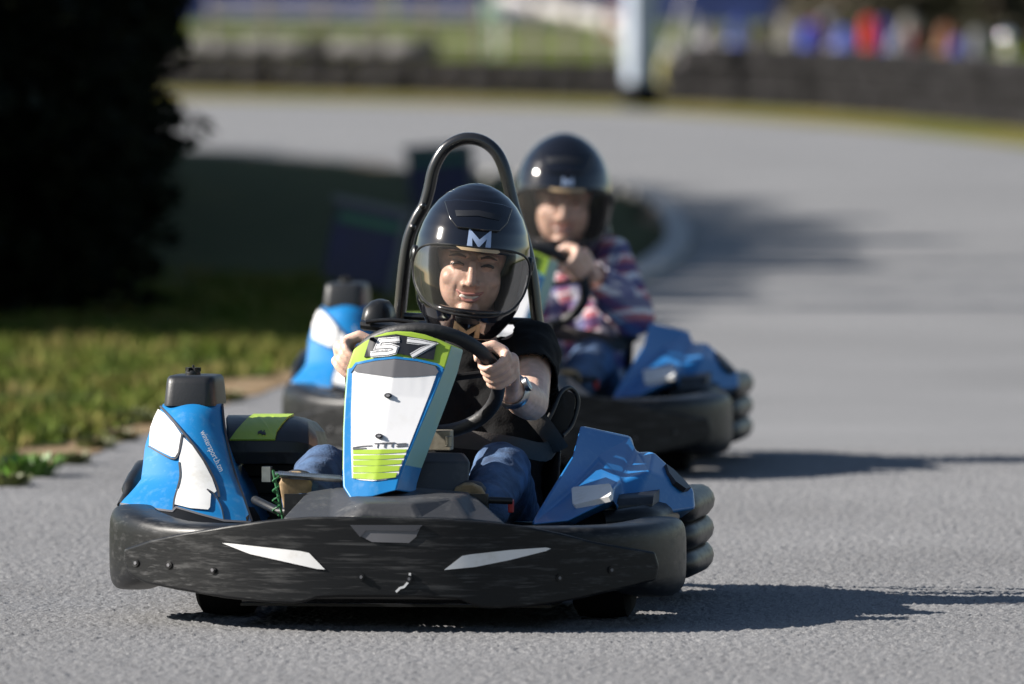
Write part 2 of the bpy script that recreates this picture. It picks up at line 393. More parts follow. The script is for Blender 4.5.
# fuel tank on the pod
def tank_sec(py, l, r, yf, yb, e=6):
    a, b = P(l, py, yf), P(r, py, yf); c = (a + b) / 2; c.y = (yf + yb) / 2
    return sellipse(c, (1, 0, 0), (0, 1, 0), (b.x - a.x) / 2, (yb - yf) / 2, 32, e)
bm = loft(B(), [tank_sec(406, 161.5, 215, -.1, .1), tank_sec(402, 162, 215, -.1, .1), tank_sec(384, 164, 214, -.092, .095), tank_sec(379, 165, 213.5, -.088, .09), tank_sec(376.5, 167, 212, -.08, .08), tank_sec(375.5, 172, 208, -.06, .06)])
tank = obj('fuel_tank', bm, tank_m, kart, angle=40)
tank['label'] = 'black plastic fuel tank standing up out of the blue side pod'
c = P(193, 375.5, .0); bm = B()
lathe(bm, [(0, .017), (.006, .018), (.012, .016)], 18, 'z', c); 
for q in range(5):
    a = q * 1.257 + .3; box(bm, c + Vector((.012 * math.cos(a), .012 * math.sin(a), .014)), (.012, .007, .009), Matrix.Rotation(a, 3, 'Z'))
tube(bm, [c + Vector((0, 0, .01)), c + Vector((.001, 0, .024))], .003)
obj('filler_cap', bm, plastic_m, tank)

# side rail tubes / ribbed side bumpers
for s in (-1, 1):
    bm = B()
    for z, r0 in ((.222, .036), (.156, .034), (.093, .034)):
        ys = [-.33, -.27, -.12, .04, .1, .16, .22, .28, .42, .62, .78, .84]
        xs = [.5, .58, .597, .597, .585, .565, .575, .607, .612, .61, .585, .5]
        rs = [.6, .95, 1, 1, .95, .72, .8, 1, 1.02, 1, .9, .6]
        pts = spline([(s * (x - .05) - .016, y, z) for x, y in zip(xs, ys)], 3); rr = spline([(q * r0, 0, 0) for q in rs], 3)
        tube(bm, pts, [q.x for q in rr], 14)
    box(bm, (s * .51 - .014, .25, .155), (.05, .9, .12))
    obj('side_bumper', bm, bumper_body_m, kart, angle=50)
bm = B(); tube(bm, spline([P(122, 506, -.25), P(130, 490, -.2), P(139, 472, -.1), P(146, 464, .05), P(160, 466, .3)], 5), [.012, .02, .018, .012, .01], 12)
obj('side_rail', bm, plastic_m, kart)
# rear bumper
bm = B(); tube(bm, spline([(-.5, .84, .15), (-.42, .95, .15), (-.2, 1.0, .15), (.2, 1.0, .15), (.38, .95, .15), (.46, .84, .15)], 5), .05, 14, flat=1.6, up=(0, 0, 1))
obj('rear_bumper', bm, bumper_body_m, kart)

# right pod, faceted
V = dict(A=(580, 425, .0), B=(632, 436, .12), C=(636, 451, .10), D=(653, 451, .02), E=(694, 489, .02), F=(696, 509, -.03), G=(627, 520, -.22), H=(529, 525, -.46), I=(568, 521, -.46), J=(613, 499, -.40), K=(614, 486, -.34), L=(598, 460, -.06), M=(572, 455, -.15), N=(622, 481, -.17), Q=(649, 471, -.12), R=(570, 490, -.25), S=(617, 515, -.26), T=(545, 498, -.35))
bm = B(); W = {k: bm.verts.new(P(*v)) for k, v in V.items()}
for fc in ('ABL', 'ALM', 'MLR', 'MRT', 'TRH', 'HRI', 'LNKR', 'RKJI', 'BCNL', 'CDQ', 'CQN', 'DEQ', 'QEFG', 'NQG', 'NGS', 'KNSJ'):
    bm.faces.new([W[k] for k in fc])
bd = [W[k] for k in 'ABCDEFGSJIHTM']; bk = []
for v, yb in zip(bd, (.4, .45, .45, .45, .45, .4, .3, .1, .0, .0, -.1, .2, .35)):
    bk.append(bm.verts.new((v.co.x - (.09 if v in (W['E'], W['F'], W['D'], W['C'], W['B']) else 0), yb, max(v.co.z - .05, .15))))
n = len(bd)
for i in range(n): bm.faces.new((bd[i], bd[(i + 1) % n], bk[(i + 1) % n], bk[i]))
bm.faces.new(bk)
rpod = obj('side_pod', bm, blue2_m, kart, angle=14, bevel=.009)
rpod['label'] = 'faceted blue side pod with one white sticker'
def plane_map(a, b, c):
    n_ = (b - a).cross(c - a).normalized()
    if n_.y > 0: n_ = -n_
    def g(u, v, off):
        q0, q1 = P(u, v, -1), P(u, v, 1); d = q1 - q0; t = (a - q0).dot(n_) / d.dot(n_); return q0 + d * t + n_ * off
    return g
pl = plane_map(P(*V['R']), P(*V['K']), P(*V['I']))
obj('white_decal', patch(B(), [(573, 492), (575, 490.5), (610, 487), (612, 488), (612.5, 498), (610, 500), (576, 508), (574, 507)], pl, .009, -.004, 12), white_m, rpod)
pl = plane_map(P(*V['D']), P(*V['E']), P(*V['Q']))
obj('air_intake', patch(B(), [(664, 466), (672, 472), (682, 482), (689, 490), (684, 491), (674, 484), (667, 475)], pl, .008, -.004, 8), black_print_m, rpod)
bm = B()
for pts in ([(585, 433), (600, 461), (612, 475)], [(628, 442), (600, 461), (572, 487), (566, 515)], [(600, 461), (614, 487), (617, 512)], [(634, 452), (624, 482), (620, 512)]):
    tube(bm, [P(a, b, .0) for a, b in pts], .001)
bm.free()
# black body filling in the shade under the front lip of the right pod
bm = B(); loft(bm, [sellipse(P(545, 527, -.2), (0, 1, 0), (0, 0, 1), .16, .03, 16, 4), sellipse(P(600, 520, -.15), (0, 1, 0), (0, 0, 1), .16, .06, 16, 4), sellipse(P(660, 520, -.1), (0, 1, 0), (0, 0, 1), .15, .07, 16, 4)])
obj('pod_shade_fill', bm, plastic_m, kart)

# nose panel
Lc = [(354, 349), (347, 369), (344.5, 400), (343, 430), (342.5, 470), (343, 487), (350, 498)]; Mc = [(397, 331), (395, 359), (390, 395), (385, 425), (378, 465), (375, 480), (372, 497)]
Rc = [(452, 346), (445, 369), (433, 399), (421, 427), (405, 465), (399, 480), (396, 490.5)]
yv = [-.43, -.46, -.50, -.545, -.61, -.635, -.655]
bm = B(); g = []
for i in range(7):
    row = []
    for k in range(9):
        u = (k - 4) / 4
        a, b = (Lc[i], Mc[i]) if u < 0 else (Mc[i], Rc[i]); t = u + 1 if u < 0 else u
        row.append(bm.verts.new(P(a[0] + (b[0] - a[0]) * t, a[1] + (b[1] - a[1]) * t - (4.2, 1, 0, 0, 0, 0, 0)[i] * 4 * t * (1 - t), yv[i] + .006 * abs(u))))
    g.append(row)
for i in range(6):
    for k in range(8): bm.faces.new((g[i][k], g[i + 1][k], g[i + 1][k + 1], g[i][k + 1])).material_index = 0 if i == 0 else 1
# flanks going back
def side(pts, offs, mi):
    back = []
    for v, (dx, dy, dz) in zip(pts, offs): back.append(bm.verts.new(v.co + Vector((dx, dy, dz))))
    for i in range(len(pts) - 1): bm.faces.new((pts[i], pts[i + 1], back[i + 1], back[i])).material_index = mi[i] if isinstance(mi, list) else mi
    return back
rb = side([g[i][8] for i in range(7)], [(.013 + .003 * i, .10, -.012) for i in range(7)], [2, 2, 2, 2, 1, 1])
lb = side([g[i][0] for i in range(7)], [(-.016 + .002 * i, .10, -.012) for i in range(7)], [0, 0, 0, 0, 1, 1])
tb = [lb[0]] + [bm.verts.new(g[0][k].co + Vector((0, .1, -.012))) for k in range(1, 8)] + [rb[0]]
bb = [lb[6]] + [bm.verts.new(g[6][k].co + Vector((0, .1, -.002))) for k in range(1, 8)] + [rb[6]]
for k in range(8):
    bm.faces.new((g[0][k], g[0][k + 1], tb[k + 1], tb[k])).material_index = 0; bm.faces.new((g[6][k], g[6][k + 1], bb[k + 1], bb[k])).material_index = 3
bm.faces.new(tb + rb[1:6] + bb[::-1] + lb[1:6][::-1]).material_index = 3
from mathutils.bvhtree import BVHTree
def ray_map(bm_):
    bmesh.ops.recalc_face_normals(bm_, faces=bm_.faces); T = BVHTree.FromBMesh(bm_)
    def g(u, v, off):
        a, b = P(u, v, -3), P(u, v, -2); h_, n_, _, _ = T.ray_cast(a, (b - a).normalized())
        if h_ is None: h_ = T.find_nearest(P(u, v, -.5))[0]
        return P(u, v, h_.y - off)
    return g
nm = ray_map(bm)
nose = obj('nose_panel', bm, [lime_m, blue_m, teal_m, black_print_m], kart, angle=12, bevel=.004)
obj('white_panel', patch(B(), [(352.5, 370), (392, 376.5), (437, 373), (431, 390), (419, 421), (404, 459), (398, 475), (386, 479.5), (372, 481), (360, 480), (352, 478), (351, 450), (351, 410)], nm, .002, -.004, 3), white_clean_m, nose)
obj('grey_recess', patch(B(), [(353, 369.5), (357, 364.5), (375, 360.5), (395, 358.5), (416, 361), (435, 366), (438.5, 371.5), (436.5, 374.5), (415, 376.5), (392.5, 377), (370, 374), (356, 372)], nm, .0034, .0, 3), greyrec_m, nose)
obj('blue_border', patch(B(), stroke([(350, 372), (356, 363.5), (375, 359.5), (395, 357.5), (417, 360), (437, 364.5), (443, 369)], 2.2), nm, .0044, .0, 3), blue_m, nose)
bm = B()
for k, (a, b, c_, d) in enumerate(((450.5, 453.5, 407, 453), (456, 459, 405, 459), (461, 465, 402.5, 464.5), (467, 472, 400, 470.5), (474, 478.5, 397, 475))):
    x0 = 353; y0, y1 = a, b + 0; patch(bm, [(x0, y0 - .5), (378, y0 - 1.2), (c_, y0 - 1.2), (c_ - 1.4, y1 - 1.2), (376, y1 + .6 + .5 * (k == 4)), (x0, y1 + .3 - .5 * (k == 4))], nm, .0034, .001, 3)
obj('lime_stripes', bm, lime_m, nose)
bm = B(); patch(bm, [(370, 337.5), (396, 334), (437, 341.5), (433.5, 360), (397, 353.5), (364, 357)], nm, .004, -.002, 2)
plt = obj('number_plate', bm, black_print_m, nose)
d5 = [(399.5, 339.6), (380.5, 341), (377.5, 347.2), (390, 346.2), (395.6, 348), (394.4, 351.4), (388, 353.2), (370.5, 354.4)]; d7 = [(407, 340.3), (419, 341.8), (433.5, 344.2), (422, 350), (411.5, 356.2)]
bm = B()
for d in (d5, d7):
    patch(bm, stroke(d, 6.0), nm, .0050, .0046, 1.5, 0); patch(bm, stroke(d, 4.4), nm, .0056, .0052, 1.5, 1); patch(bm, stroke(d, 3.1), nm, .0062, .0058, 1.5, 0)
number = obj('racing_number', bm, [white_clean_m, black_print_m], nose)
bm = B()
for pl_ in ([(372, 445.5), (362, 446), (353, 447.5), (353, 449), (366, 448)], [(378, 444), (377, 448)], [(385, 443.5), (384, 447.5)], [(392, 443), (391.5, 447)], [(396, 444), (406, 443.3), (406, 445.5), (396, 446.2)], [(374, 443.4), (395, 442.6)]):
    patch(bm, stroke(pl_, .9), nm, .0045, .003, 2)
obj('logo', bm, greyrec_m, nose)
for u, v in ((388, 395.5), (379, 436)):
    bm = B(); patch(bm, [(u + 4 * math.cos(q), v + 2.6 * math.sin(q)) for q in np.arange(0, 6.28, .5)], nm, .008, 0, 20); patch(bm, [(u + 2 * math.cos(q), v + 1.3 * math.sin(q)) for q in np.arange(0, 6.28, .7)], nm, .013, 0, 20, 1)
    obj('bolt', bm, [black_print_m, greyrec_m], nose)

# steering wheel
WC = P(425, 381, -.12); WR = .168; WU = Vector((0, -.69, .724)).normalized(); WX = Vector((1, 0, 0))
def rim(th): return WC + WX * (WR * math.cos(th)) + WU * (WR * math.sin(th))
bm = B(); tube(bm, [rim(q) for q in np.linspace(0, 2 * math.pi, 49)[:-1]], .016, 14, closed=True)
grip_m = mat('wheel_grip', (.010, .010, .011), .55, bump=.15, bscale=90)
sw = obj('steering_wheel', bm, grip_m, kart, angle=60)
bm = B()
for a in (10, 170, 270):
    tube(bm, [WC, rim(R(a))], .011, 8, flat=.5)
NN = WX.cross(WU)
M3 = Matrix((WX, WU, NN)).transposed(); box(bm, WC, (.1, .09, .03), M3)
obj('spokes', bm, plastic_m, sw)
bm = B(); tube(bm, [WC, WC + NN * .2 + Vector((0, -.02, 0)), Vector((0, -.55, .13))], .013); obj('steering_column', bm, steel_m, kart)

# engine cover on the left with lime lid
prof = [(.16, 464), (.0, 464), (-.005, 452), (.0, 441), (.03, 432), (.07, 424), (.12, 418), (.18, 415)]
def cov(px, i, sh=0, sc=1):
    y, py = prof[i]; p = P(px, py, y); return p
bm = B(); secs = []
base = [cov(227, i) for i in range(8)]
for px, s, dz in ((226, .9, -.004), (228, 1, 0), (250, 1, 0), (283, 1, 0), (297, .98, -.002), (308, .9, -.008), (316, .7, -.02), (319, .5, -.035)):
    ring = [cov(px, i) for i in range(8)]; mid = sum((v.z for v in ring)) / 8; 
    ring = [Vector((v.x, .12 + (v.y - .12) * s, mid + (v.z - mid) * s + dz)) for v in ring]
    ring += [Vector((ring[-1].x, .32, ring[-1].z - .01)), Vector((ring[0].x, .32, ring[0].z))]
    secs.append(ring)
loft(bm, secs); cover = obj('engine_cover', bm, plastic_m, kart, angle=40, bevel=.006)
bm = B(); 
def gl(u, v, off):
    # u px, v index along the profile
    i = min(int(v), 6); t = v - i; a, b = cov(u, i), cov(u, i + 1); p = a + (b - a) * t; return p + Vector((0, -off * .7, off * .8))
patch(bm, [(230, 3.05), (236, 4), (243, 5), (252, 6.6), (254, 7.0), (294, 7.0), (288, 6), (283, 5), (277, 4), (275, 3.05)], gl, .004, -.004, 6)
lid = obj('lime_lid', bm, lime_m, cover); 
bm = B()
for pl_ in ([(258, 3.7), (262, 3.9)], [(262, 3.55), (265, 3.9), (264, 4.0)], [(260, 3.8), (266, 3.6)]): patch(bm, stroke(pl_, .25), gl, .006, 0, 6)
obj('peeled_sticker', bm, groove_m, cover)

# floor, frame, axle, wheels
bm = B(); box(bm, (0, -.15, .045), (.7, .9, .006)); obj('floor_tray', bm, plastic_m, kart)
bm = B()
for s in (-1, 1):
    tube(bm, spline([(s * .3, -.72, .08), (s * .33, -.3, .07), (s * .34, .3, .07), (s * .3, .85, .09)], 4), .016)
    tube(bm, [(s * .33, -.5, .1), (s * .48, -.5, .13)], .016)
for y in (-.7, -.25, .35, .8): tube(bm, [(-.33, y, .07), (.33, y, .07)], .015)
obj('chassis_frame', bm, tube_m, kart)
bm = B(); tube(bm, [(-.52, .66, .14), (.52, .66, .14)], .02); obj('rear_axle', bm, axle_m, kart)
for s, y, dia, wd in ((-1, -.26, .25, .13), (1, -.26, .25, .13), (-1, .66, .29, .17), (1, .66, .29, .17)):
    r_ = dia / 2; x = s * (.43 if y < 0 else .385); bm = B()
    lathe(bm, [(-.3 * wd, .065), (-wd / 2, .075), (-wd / 2, r_ - .02), (-wd * .42, r_ - .004), (0, r_), (wd * .42, r_ - .004), (wd / 2, r_ - .02), (wd / 2, .075), (.3 * wd, .065)], 32, 'x', (x, y, r_))
    whl = link('wheel', None, kart); obj('tyre', bm, rubber_m, whl, angle=40)
    bm = B(); lathe(bm, [(-wd * .4, .06), (-wd * .35, .068), (0, .05), (wd * .35, .068), (wd * .4, .06), (wd * .3, .02)], 24, 'x', (x, y, r_)); obj('rim', bm, steel_m, whl)

# seat
SX = .035
bm = B(); rows = []
for v, (y, z, hw, dp) in enumerate(((-.06, .16, .17, .05), (.08, .09, .2, .10), (.25, .07, .215, .15), (.4, .12, .22, .16), (.47, .25, .225, .15), (.52, .4, .22, .12), (.545, .5, .2, .07), (.56, .56, .15, .03))):
    row = []
    nx = (0, -.0, 1) if v < 3 else (0, -.95, .3)
    for k in range(13):
        u = (k - 6) / 6; lift = abs(u) ** 3 * dp
        row.append(bm.verts.new((SX + u * hw, y + nx[1] * lift, z + nx[2] * lift)))
    rows.append(row)
for A, C in zip(rows, rows[1:]):
    for k in range(12): bm.faces.new((A[k], A[k + 1], C[k + 1], C[k]))
seat = obj('seat', bm, plastic_m, kart, angle=80)
so = seat.modifiers.new('s', 'SOLIDIFY'); so.thickness = .012; sb = seat.modifiers.new('b', 'SUBSURF'); sb.levels = 1; sb.render_levels = 2
bm = B(); tube(bm, spline([P(541, 432, .3), P(552, 412, .32), P(560, 394, .36), P(570, 388, .4), (P(578, 400, .42)), P(572, 424, .4), P(562, 436, .36)], 5), .006, 10)
patch(bm, [(545, 430), (556, 405), (565, 390), (575, 394), (574, 415), (564, 436)], lambda u, v, o: P(u, v, .38 - o), .004, -.02, 12)
obj('seat_bolster', bm, plastic_m, seat, angle=40)
bm = B()
loft(bm, [sellipse(P(380, 330, .5), (1, 0, 0), (0, 1, 0), .035, .07, 20, 4), sellipse(P(379, 318, .5), (1, 0, 0), (0, 1, 0), .037, .07, 20, 4), sellipse(P(379, 308, .5), (1, 0, 0), (0, 1, 0), .033, .065, 20, 3), sellipse(P(380, 301, .5), (1, 0, 0), (0, 1, 0), .02, .045, 20, 2.5), sellipse(P(380, 299, .5), (1, 0, 0), (0, 1, 0), .006, .02, 20, 2)])
loft(bm, [sellipse(P(365, 324, .45), (0, 1, 0), (0, 0, 1), .08, .012, 16, 4), sellipse(P(400, 328, .45), (0, 1, 0), (0, 0, 1), .1, .014, 16, 4), sellipse(P(434, 330, .45), (0, 1, 0), (0, 0, 1), .08, .01, 16, 4)])
tube(bm, spline([P(366, 322, .36), P(392, 320, .36), P(420, 324, .36), P(434, 329, .36)], 4), .005)
obj('air_filter_box', bm, plastic_m, kart, angle=40)
# roll bar
bm = B()
tube(bm, spline([P(392, 420, .58), P(395, 370, .59), P(399, 320, .6), (P(404, 268, .6)), P(409, 238, .6), P(417, 218, .6), P(424, 206, .6), P(429, 190, .6), P(434, 168, .6), P(444, 150, .6), P(457, 141, .6), P(470, 138.5, .6), P(484, 142, .6), P(496, 152, .6), P(504, 168, .6), P(510, 192, .6), P(515, 212, .6), P(524, 240, .6), P(531, 270, .6), P(536, 310, .6), P(540, 350, .6), P(546, 400, .59), P(550, 440, .58)], 4), .0145, 14)
tube(bm, [P(399, 316, .6), P(536, 322, .6)], .009, 10)
tube(bm, [P(410, 236, .6), P(400, 330, .85), P(398, 440, .9)], .011, 10); tube(bm, [P(525, 240, .6), P(541, 330, .85), P(548, 440, .9)], .011, 10)
for q in ((413, 227), (423, 206)): ellipsoid(bm, P(q[0], q[1], .585), (.008, .008, .008))
roll = obj('roll_bar', bm, tube_m, kart, angle=60)
bm = B(); c = P(470, 275, .56); loft(bm, [sellipse(c + Vector((0, y, 0)), (1, 0, 0), (0, 0, 1), w, h, 20, 4) for y, w, h in ((-.02, .07, .07), (-.015, .08, .08), (.02, .08, .08), (.025, .07, .07))]); obj('headrest', bm, plastic_m, kart)
# belts
bm = B()
tube(bm, spline([P(450, 438, .12), P(480, 441, .1), P(515, 446, .14), P(545, 452, .25), P(556, 440, .36)], 4), .022, 8, flat=.15, up=(0, -1, .3))
tube(bm, spline([P(528, 408, .26), P(545, 428, .26), P(560, 450, .3)], 4), .022, 8, flat=.15, up=(-.5, -1, .3))
obj('seat_belt', bm, belt_m, kart)
# cockpit bits
bm = B(); box(bm, P(267, 474, -.12), (.02, .03, .035)); b2 = obj('mounting_plate', bm, steel_m, kart)
bm = B(); tube(bm, [P(273, 474, -.45), P(343, 479, -.47)], .006); 
for t in np.linspace(.05, .95, 26):
    a, b = P(276, 474.3, -.45), P(343, 479, -.47); p = a + (b - a) * t; lathe(bm, [(-.002, .0085), (.002, .0085)], 10, 'x', p)
pb = obj('pedal_rod', bm, steel_m, kart)
bm = B(); pts = [P(276 + 3 * math.sin(q * .9), 474 + 42 * q / 30, -.5) + Vector((0, .008 * math.cos(q * .9), 0)) for q in range(31)]; tube(bm, pts, .0024, 6); tube(bm, [P(273, 470, -.5), P(283, 520, -.5)], .003)
obj('return_spring', bm, green_m, kart)
bm = B(); tube(bm, [P(255, 500, -.3), P(280, 512, -.45), P(330, 512, -.5)], .01); box(bm, P(300, 505, -.54), (.07, .012, .05)); obj('brake_pedal', bm, plastic_m, kart)
bm = B(); tube(bm, [P(486, 500, -.52), P(512, 501, -.5)], .008); box(bm, P(473, 505, -.54), (.07, .012, .05)); obj('throttle_pedal', bm, plastic_m, kart)
bm = B(); box(bm, P(511, 506, -.45), (.012, .02, .03)); obj('throttle_stop', bm, red_m, kart, bevel=.003)
bm = B(); loft(bm, [[P(a, b, y) for a, b, y in r_] for r_ in (((412, 492, -.48), (468, 492, -.44), (468, 492, -.2), (412, 492, -.2)), ((416, 462, -.44), (470, 462, -.42), (470, 462, -.2), (416, 462, -.2)), ((424, 452, -.4), (462, 453, -.38), (464, 453, -.22), (424, 452, -.22)))])
obj('column_cover', bm, shroud_m, kart, angle=20, bevel=.006)
bm = B(); box(bm, P(440, 440, -.3), (.055, .05, .045)); tube(bm, [P(449, 436, -.34), P(449, 447, -.34)], .009); obj('column_bracket', bm, bracket_m, kart, bevel=.003)
bm = B(); box(bm, (-.4, .4, .19), (.34, .3, .26)); 
for k in range(6): box(bm, (-.4, .4, .09 + k * .04), (.36, .32, .006))
obj('engine', bm, plastic_m, kart, bevel=.004)

# ------------------------------------------------------------------ people
def remeshed(bm, vox, smooth=6):
    me = bpy.data.meshes.new('r'); bm.to_mesh(me); bm.free(); o = bpy.data.objects.new('r', me); sc.collection.objects.link(o); LAYER.exclude = True
    m = o.modifiers.new('r', 'REMESH'); m.mode = 'VOXEL'; m.voxel_size = vox
    if smooth: s = o.modifiers.new('s', 'SMOOTH'); s.iterations = smooth; s.factor = .5
    dg = bpy.context.evaluated_depsgraph_get(); dg.update()
    me2 = bpy.data.meshes.new_from_object(o.evaluated_get(dg)); bpy.data.objects.remove(o); LAYER.exclude = False; b = B(); b.from_mesh(me2); bpy.data.meshes.remove(me2); return b
def cap(bm, p0, r0, p1, r1, sx=1.0):
    p0, p1 = Vector(p0), Vector(p1); ellipsoid(bm, p0, (r0,) * 3, None, 16, 10); ellipsoid(bm, p1, (r1,) * 3, None, 16, 10)
    if (p1 - p0).length > 1e-5: tube(bm, [p0, p1], [r0, r1], 16)
def chain(bm, pts, rs):
    for a, b, c, d in zip(pts, pts[1:], rs, rs[1:]): cap(bm, a, c, b, d)
def hand(bm, c, T, O, N, wrist, tip=240):
    """fingers closed round a rim at c (tangent T, outward O, N to the viewer)"""
    T, O, N = T.normalized(), O.normalized(), N.normalized(); rr = .0255
    def pt(o, ang, r=rr): return c + T * o + (O * math.cos(R(ang)) + N * math.sin(R(ang))) * r
    lens = (195, 222, 214, 180)
    for k, o in enumerate((-.0315, -.0105, .0105, .031)):
        n = 8; pts = [pt(o * (1 - .1 * i / n), -15 + (lens[k]) * i / n, rr + (.012 * (1 - i / 2.5) if i < 3 else 0)) for i in range(n + 1)]
        chain(bm, pts, [.0098, .0097, .0086, .0084, .0091, .0078, .0076, .0074, .0066])
    # thumb along the driver side
    chain(bm, [pt(-.03, -40, .036), pt(-.045, -75, .033), pt(-.05, -120, .029), pt(-.05, -160, .027), pt(-.047, -190, .026)], [.015, .0135, .0115, .0105, .009])
    for k, o in enumerate((-.032, -.011, .011, .032)):
        cap(bm, pt(o, -15, .038), .0125, wrist + T * (o * .45), .016)
    cap(bm, pt(0, -30, .042), .02, wrist, .024)

def person(frame, J, label, skin, top, legs, sleeve_long, name_cat='person', group=None, badge=1.0):
    Pq = frame.P; V3 = Vector
    head, neck = J['head'], J['neck']
    HM = Matrix.Translation(head) @ Matrix.Rotation(J['hyaw'], 4, 'Z') @ Matrix.Rotation(J['hroll'], 4, 'Y') @ Matrix.Rotation(J['hpitch'], 4, 'X') @ Matrix.Scale(J.get('hs', 1), 4)
    bm = B()
    def h(x, y, z): return HM @ Vector((x, y, z))
    hb = B()
    ellipsoid(hb, (0, .02, .03), (.076, .098, .1), None, 28, 18); ellipsoid(hb, (0, -.03, -.042), (.067, .066, .083), None, 28, 18)
    ellipsoid(hb, (0, -.074, -.108), (.026, .022, .022))
    cap(hb, (0, -.092, .004), .0075, (0, -.112, -.042), .0105)
    for s in (-1, 1):
        ellipsoid(hb, (s * .0135, -.1, -.046), (.0085, .01, .007)); cap(hb, (s * .016, -.088, .021), .009, (s * .048, -.072, .018), .008)
        ellipsoid(hb, (s * .039, -.062, -.036), (.025, .02, .023)); ellipsoid(hb, (s * .033, -.079, -.001), (.0165, .0125, .011))
    bmesh.ops.transform(hb, matrix=HM @ Matrix.Translation((0, -.008, 0)) @ Matrix.Diagonal((1.06, 1, 1, 1)), verts=hb.verts); join(bm, hb)
    cap(bm, neck, .058, h(0, .03, -.06), .055)
    xc = J['pelvis'].x
    S = J['shoulder']; E = J['elbow']; Wr = J['wrist']
    pel, che = J['pelvis'], J['chest']
    tor = lambda d, g: [cap(d, pel + V3((s * .07, 0, 0)), .095 + g, (pel + che) / 2 + V3((s * .06, -.01, 0)), .1 + g) or cap(d, (pel + che) / 2 + V3((s * .06, -.01, 0)), .1 + g, che + V3((s * .07, 0, 0)), .105 + g) for s in (-1, 1)]
    tor(bm, -.012)
    for i in (0, 1):
        cap(bm, che + V3((0, 0, .04)), .09, S[i], .055)
        chain(bm, [S[i], S[i].lerp(E[i], .5), E[i], E[i].lerp(Wr[i], .35), Wr[i]], [.056, .048, .041, .043, .027])
        hand(bm, J['rim'][i], J['rimT'][i], J['rimO'][i], J['rimN'], Wr[i])
        kn, an = J['knee'][i], J['ankle'][i]; hip = pel + V3(((-1, 1)[i] * .09, -.02, -.01))
        chain(bm, [hip, kn], [.08, .055]); chain(bm, [kn, kn.lerp(an, .35), an], [.05, .046, .026])
    b = remeshed(bm, .0036, 3)
    inv = HM.inverted()
    for v in b.verts:      # eye hollows, cheeks of a smile
        q = inv @ v.co
        if q.y < -.03 and abs(q.z) < .15:
            d = 0
            for s in (-1, 1): d += .005 * math.exp(-(((q.x - s * .033) / .014) ** 2 + ((q.z - .009) / .006) ** 2)) + .003 * math.exp(-(((q.x - s * .033) / .016) ** 2 + ((q.z + .013) / .005) ** 2)) - .003 * math.exp(-(((q.x - s * .04) / .014) ** 2 + ((q.z + .045) / .014) ** 2)) + .003 * math.exp(-(((q.x - s * .031) / .005) ** 2 + ((q.z + .062) / .016) ** 2))
            v.co = HM @ (q + Vector((0, d, 0)))
    me_o = obj('person', b, skin, None, angle=0, category='person', label=label); me_o.data.polygons.foreach_set('use_smooth', [True] * len(me_o.data.polygons))
    me_o.location = (frame.x, frame.y, 0); me_o.rotation_euler = (0, 0, frame.yaw)
    if group: me_o['group'] = group
    def facebit(name, blist, m):
        q = B(); 
        for f in blist: f(q)
        bmesh.ops.transform(q, matrix=HM @ Matrix.Translation((0, -.008, 0)) @ Matrix.Diagonal((1.06, 1, 1, 1)), verts=q.verts); return obj(name, q, m, me_o, angle=60)
    for s in (-1, 1):
        facebit('eye', [lambda q: tube(q, spline([(s * .033 - .014, -.0875, -.003), (s * .033, -.094, .0015), (s * .033 + .014, -.0875, -.003)], 4), [.002, .0034, .0042, .0034, .002], 8)], eye_m)
        facebit('eyebrow', [lambda q: tube(q, spline([(s * .016, -.096, .016), (s * .034, -.094, .0205), (s * .052, -.082, .015)], 4), [.0024, .0032, .0026, .0016], 8)], hair_m)
    facebit('lips', [lambda q: tube(q, spline([(-.03, -.083, -.0605), (-.014, -.0975, -.0675), (0, -.1, -.0685), (.014, -.0975, -.0675), (.03, -.083, -.0605)], 4), [.0016, .0034, .0038, .0034, .0016], 8),
                     lambda q: tube(q, spline([(-.029, -.083, -.0625), (-.014, -.0955, -.080), (0, -.0985, -.0845), (.014, -.0955, -.080), (.029, -.083, -.0625)], 4), [.0016, .004, .0046, .004, .0016], 8)], lip_m)
    facebit('teeth', [lambda q: ellipsoid(q, (0, -.0915, -.0745), (.022, .0065, .0078))], teeth_m)
    facebit('hair', [lambda q: ellipsoid(q, (0, .05, .062), (.08, .085, .09), None, 28, 18)], hair_m)
    # clothes
    def cloth(name, build, vox, cuts, m, amp=.004, fr=14):
        q = B(); build(q); q = remeshed(q, vox, 5)
        for co, no in cuts:
            bmesh.ops.bisect_plane(q, geom=q.verts[:] + q.edges[:] + q.faces[:], plane_co=co, plane_no=no, clear_outer=True)
        bmesh.ops.recalc_face_normals(q, faces=q.faces); q.normal_update()
        for v in q.verts:
            v.co += v.normal * (amp * noise.noise(Vector((v.co.x * fr, v.co.y * fr, v.co.z * fr * 1.6))) + amp * .5 * noise.noise(v.co * fr * 2.7))
        o = obj(name, q, m, me_o, angle=0); o.data.polygons.foreach_set('use_smooth', [True] * len(o.data.polygons))
        sd = o.modifiers.new('s', 'SOLIDIFY'); sd.thickness = .003; sd.offset = 1
        return o
    def shirt(q):
        tor(q, .008)
        for i in (0, 1):
            cap(q, che + V3((0, 0, .04)), .1, S[i], .068)
            if sleeve_long: chain(q, [S[i], S[i].lerp(E[i], .5), E[i], E[i].lerp(Wr[i], .5), Wr[i]], [.076, .07, .062, .056, .04])
            else: cap(q, S[i], .068, S[i].lerp(E[i], .52), .063)
        cap(q, che + V3((0, 0, .06)), .08, neck, .068)
    cuts = [(neck + V3((0, 0, .012)), V3((0, -.15, 1)))]
    shirt_o = None
    q = B(); shirt(q); q = remeshed(q, .006, 5)
    # hems: trim the mesh past the cuffs and the neckline
    dels = []
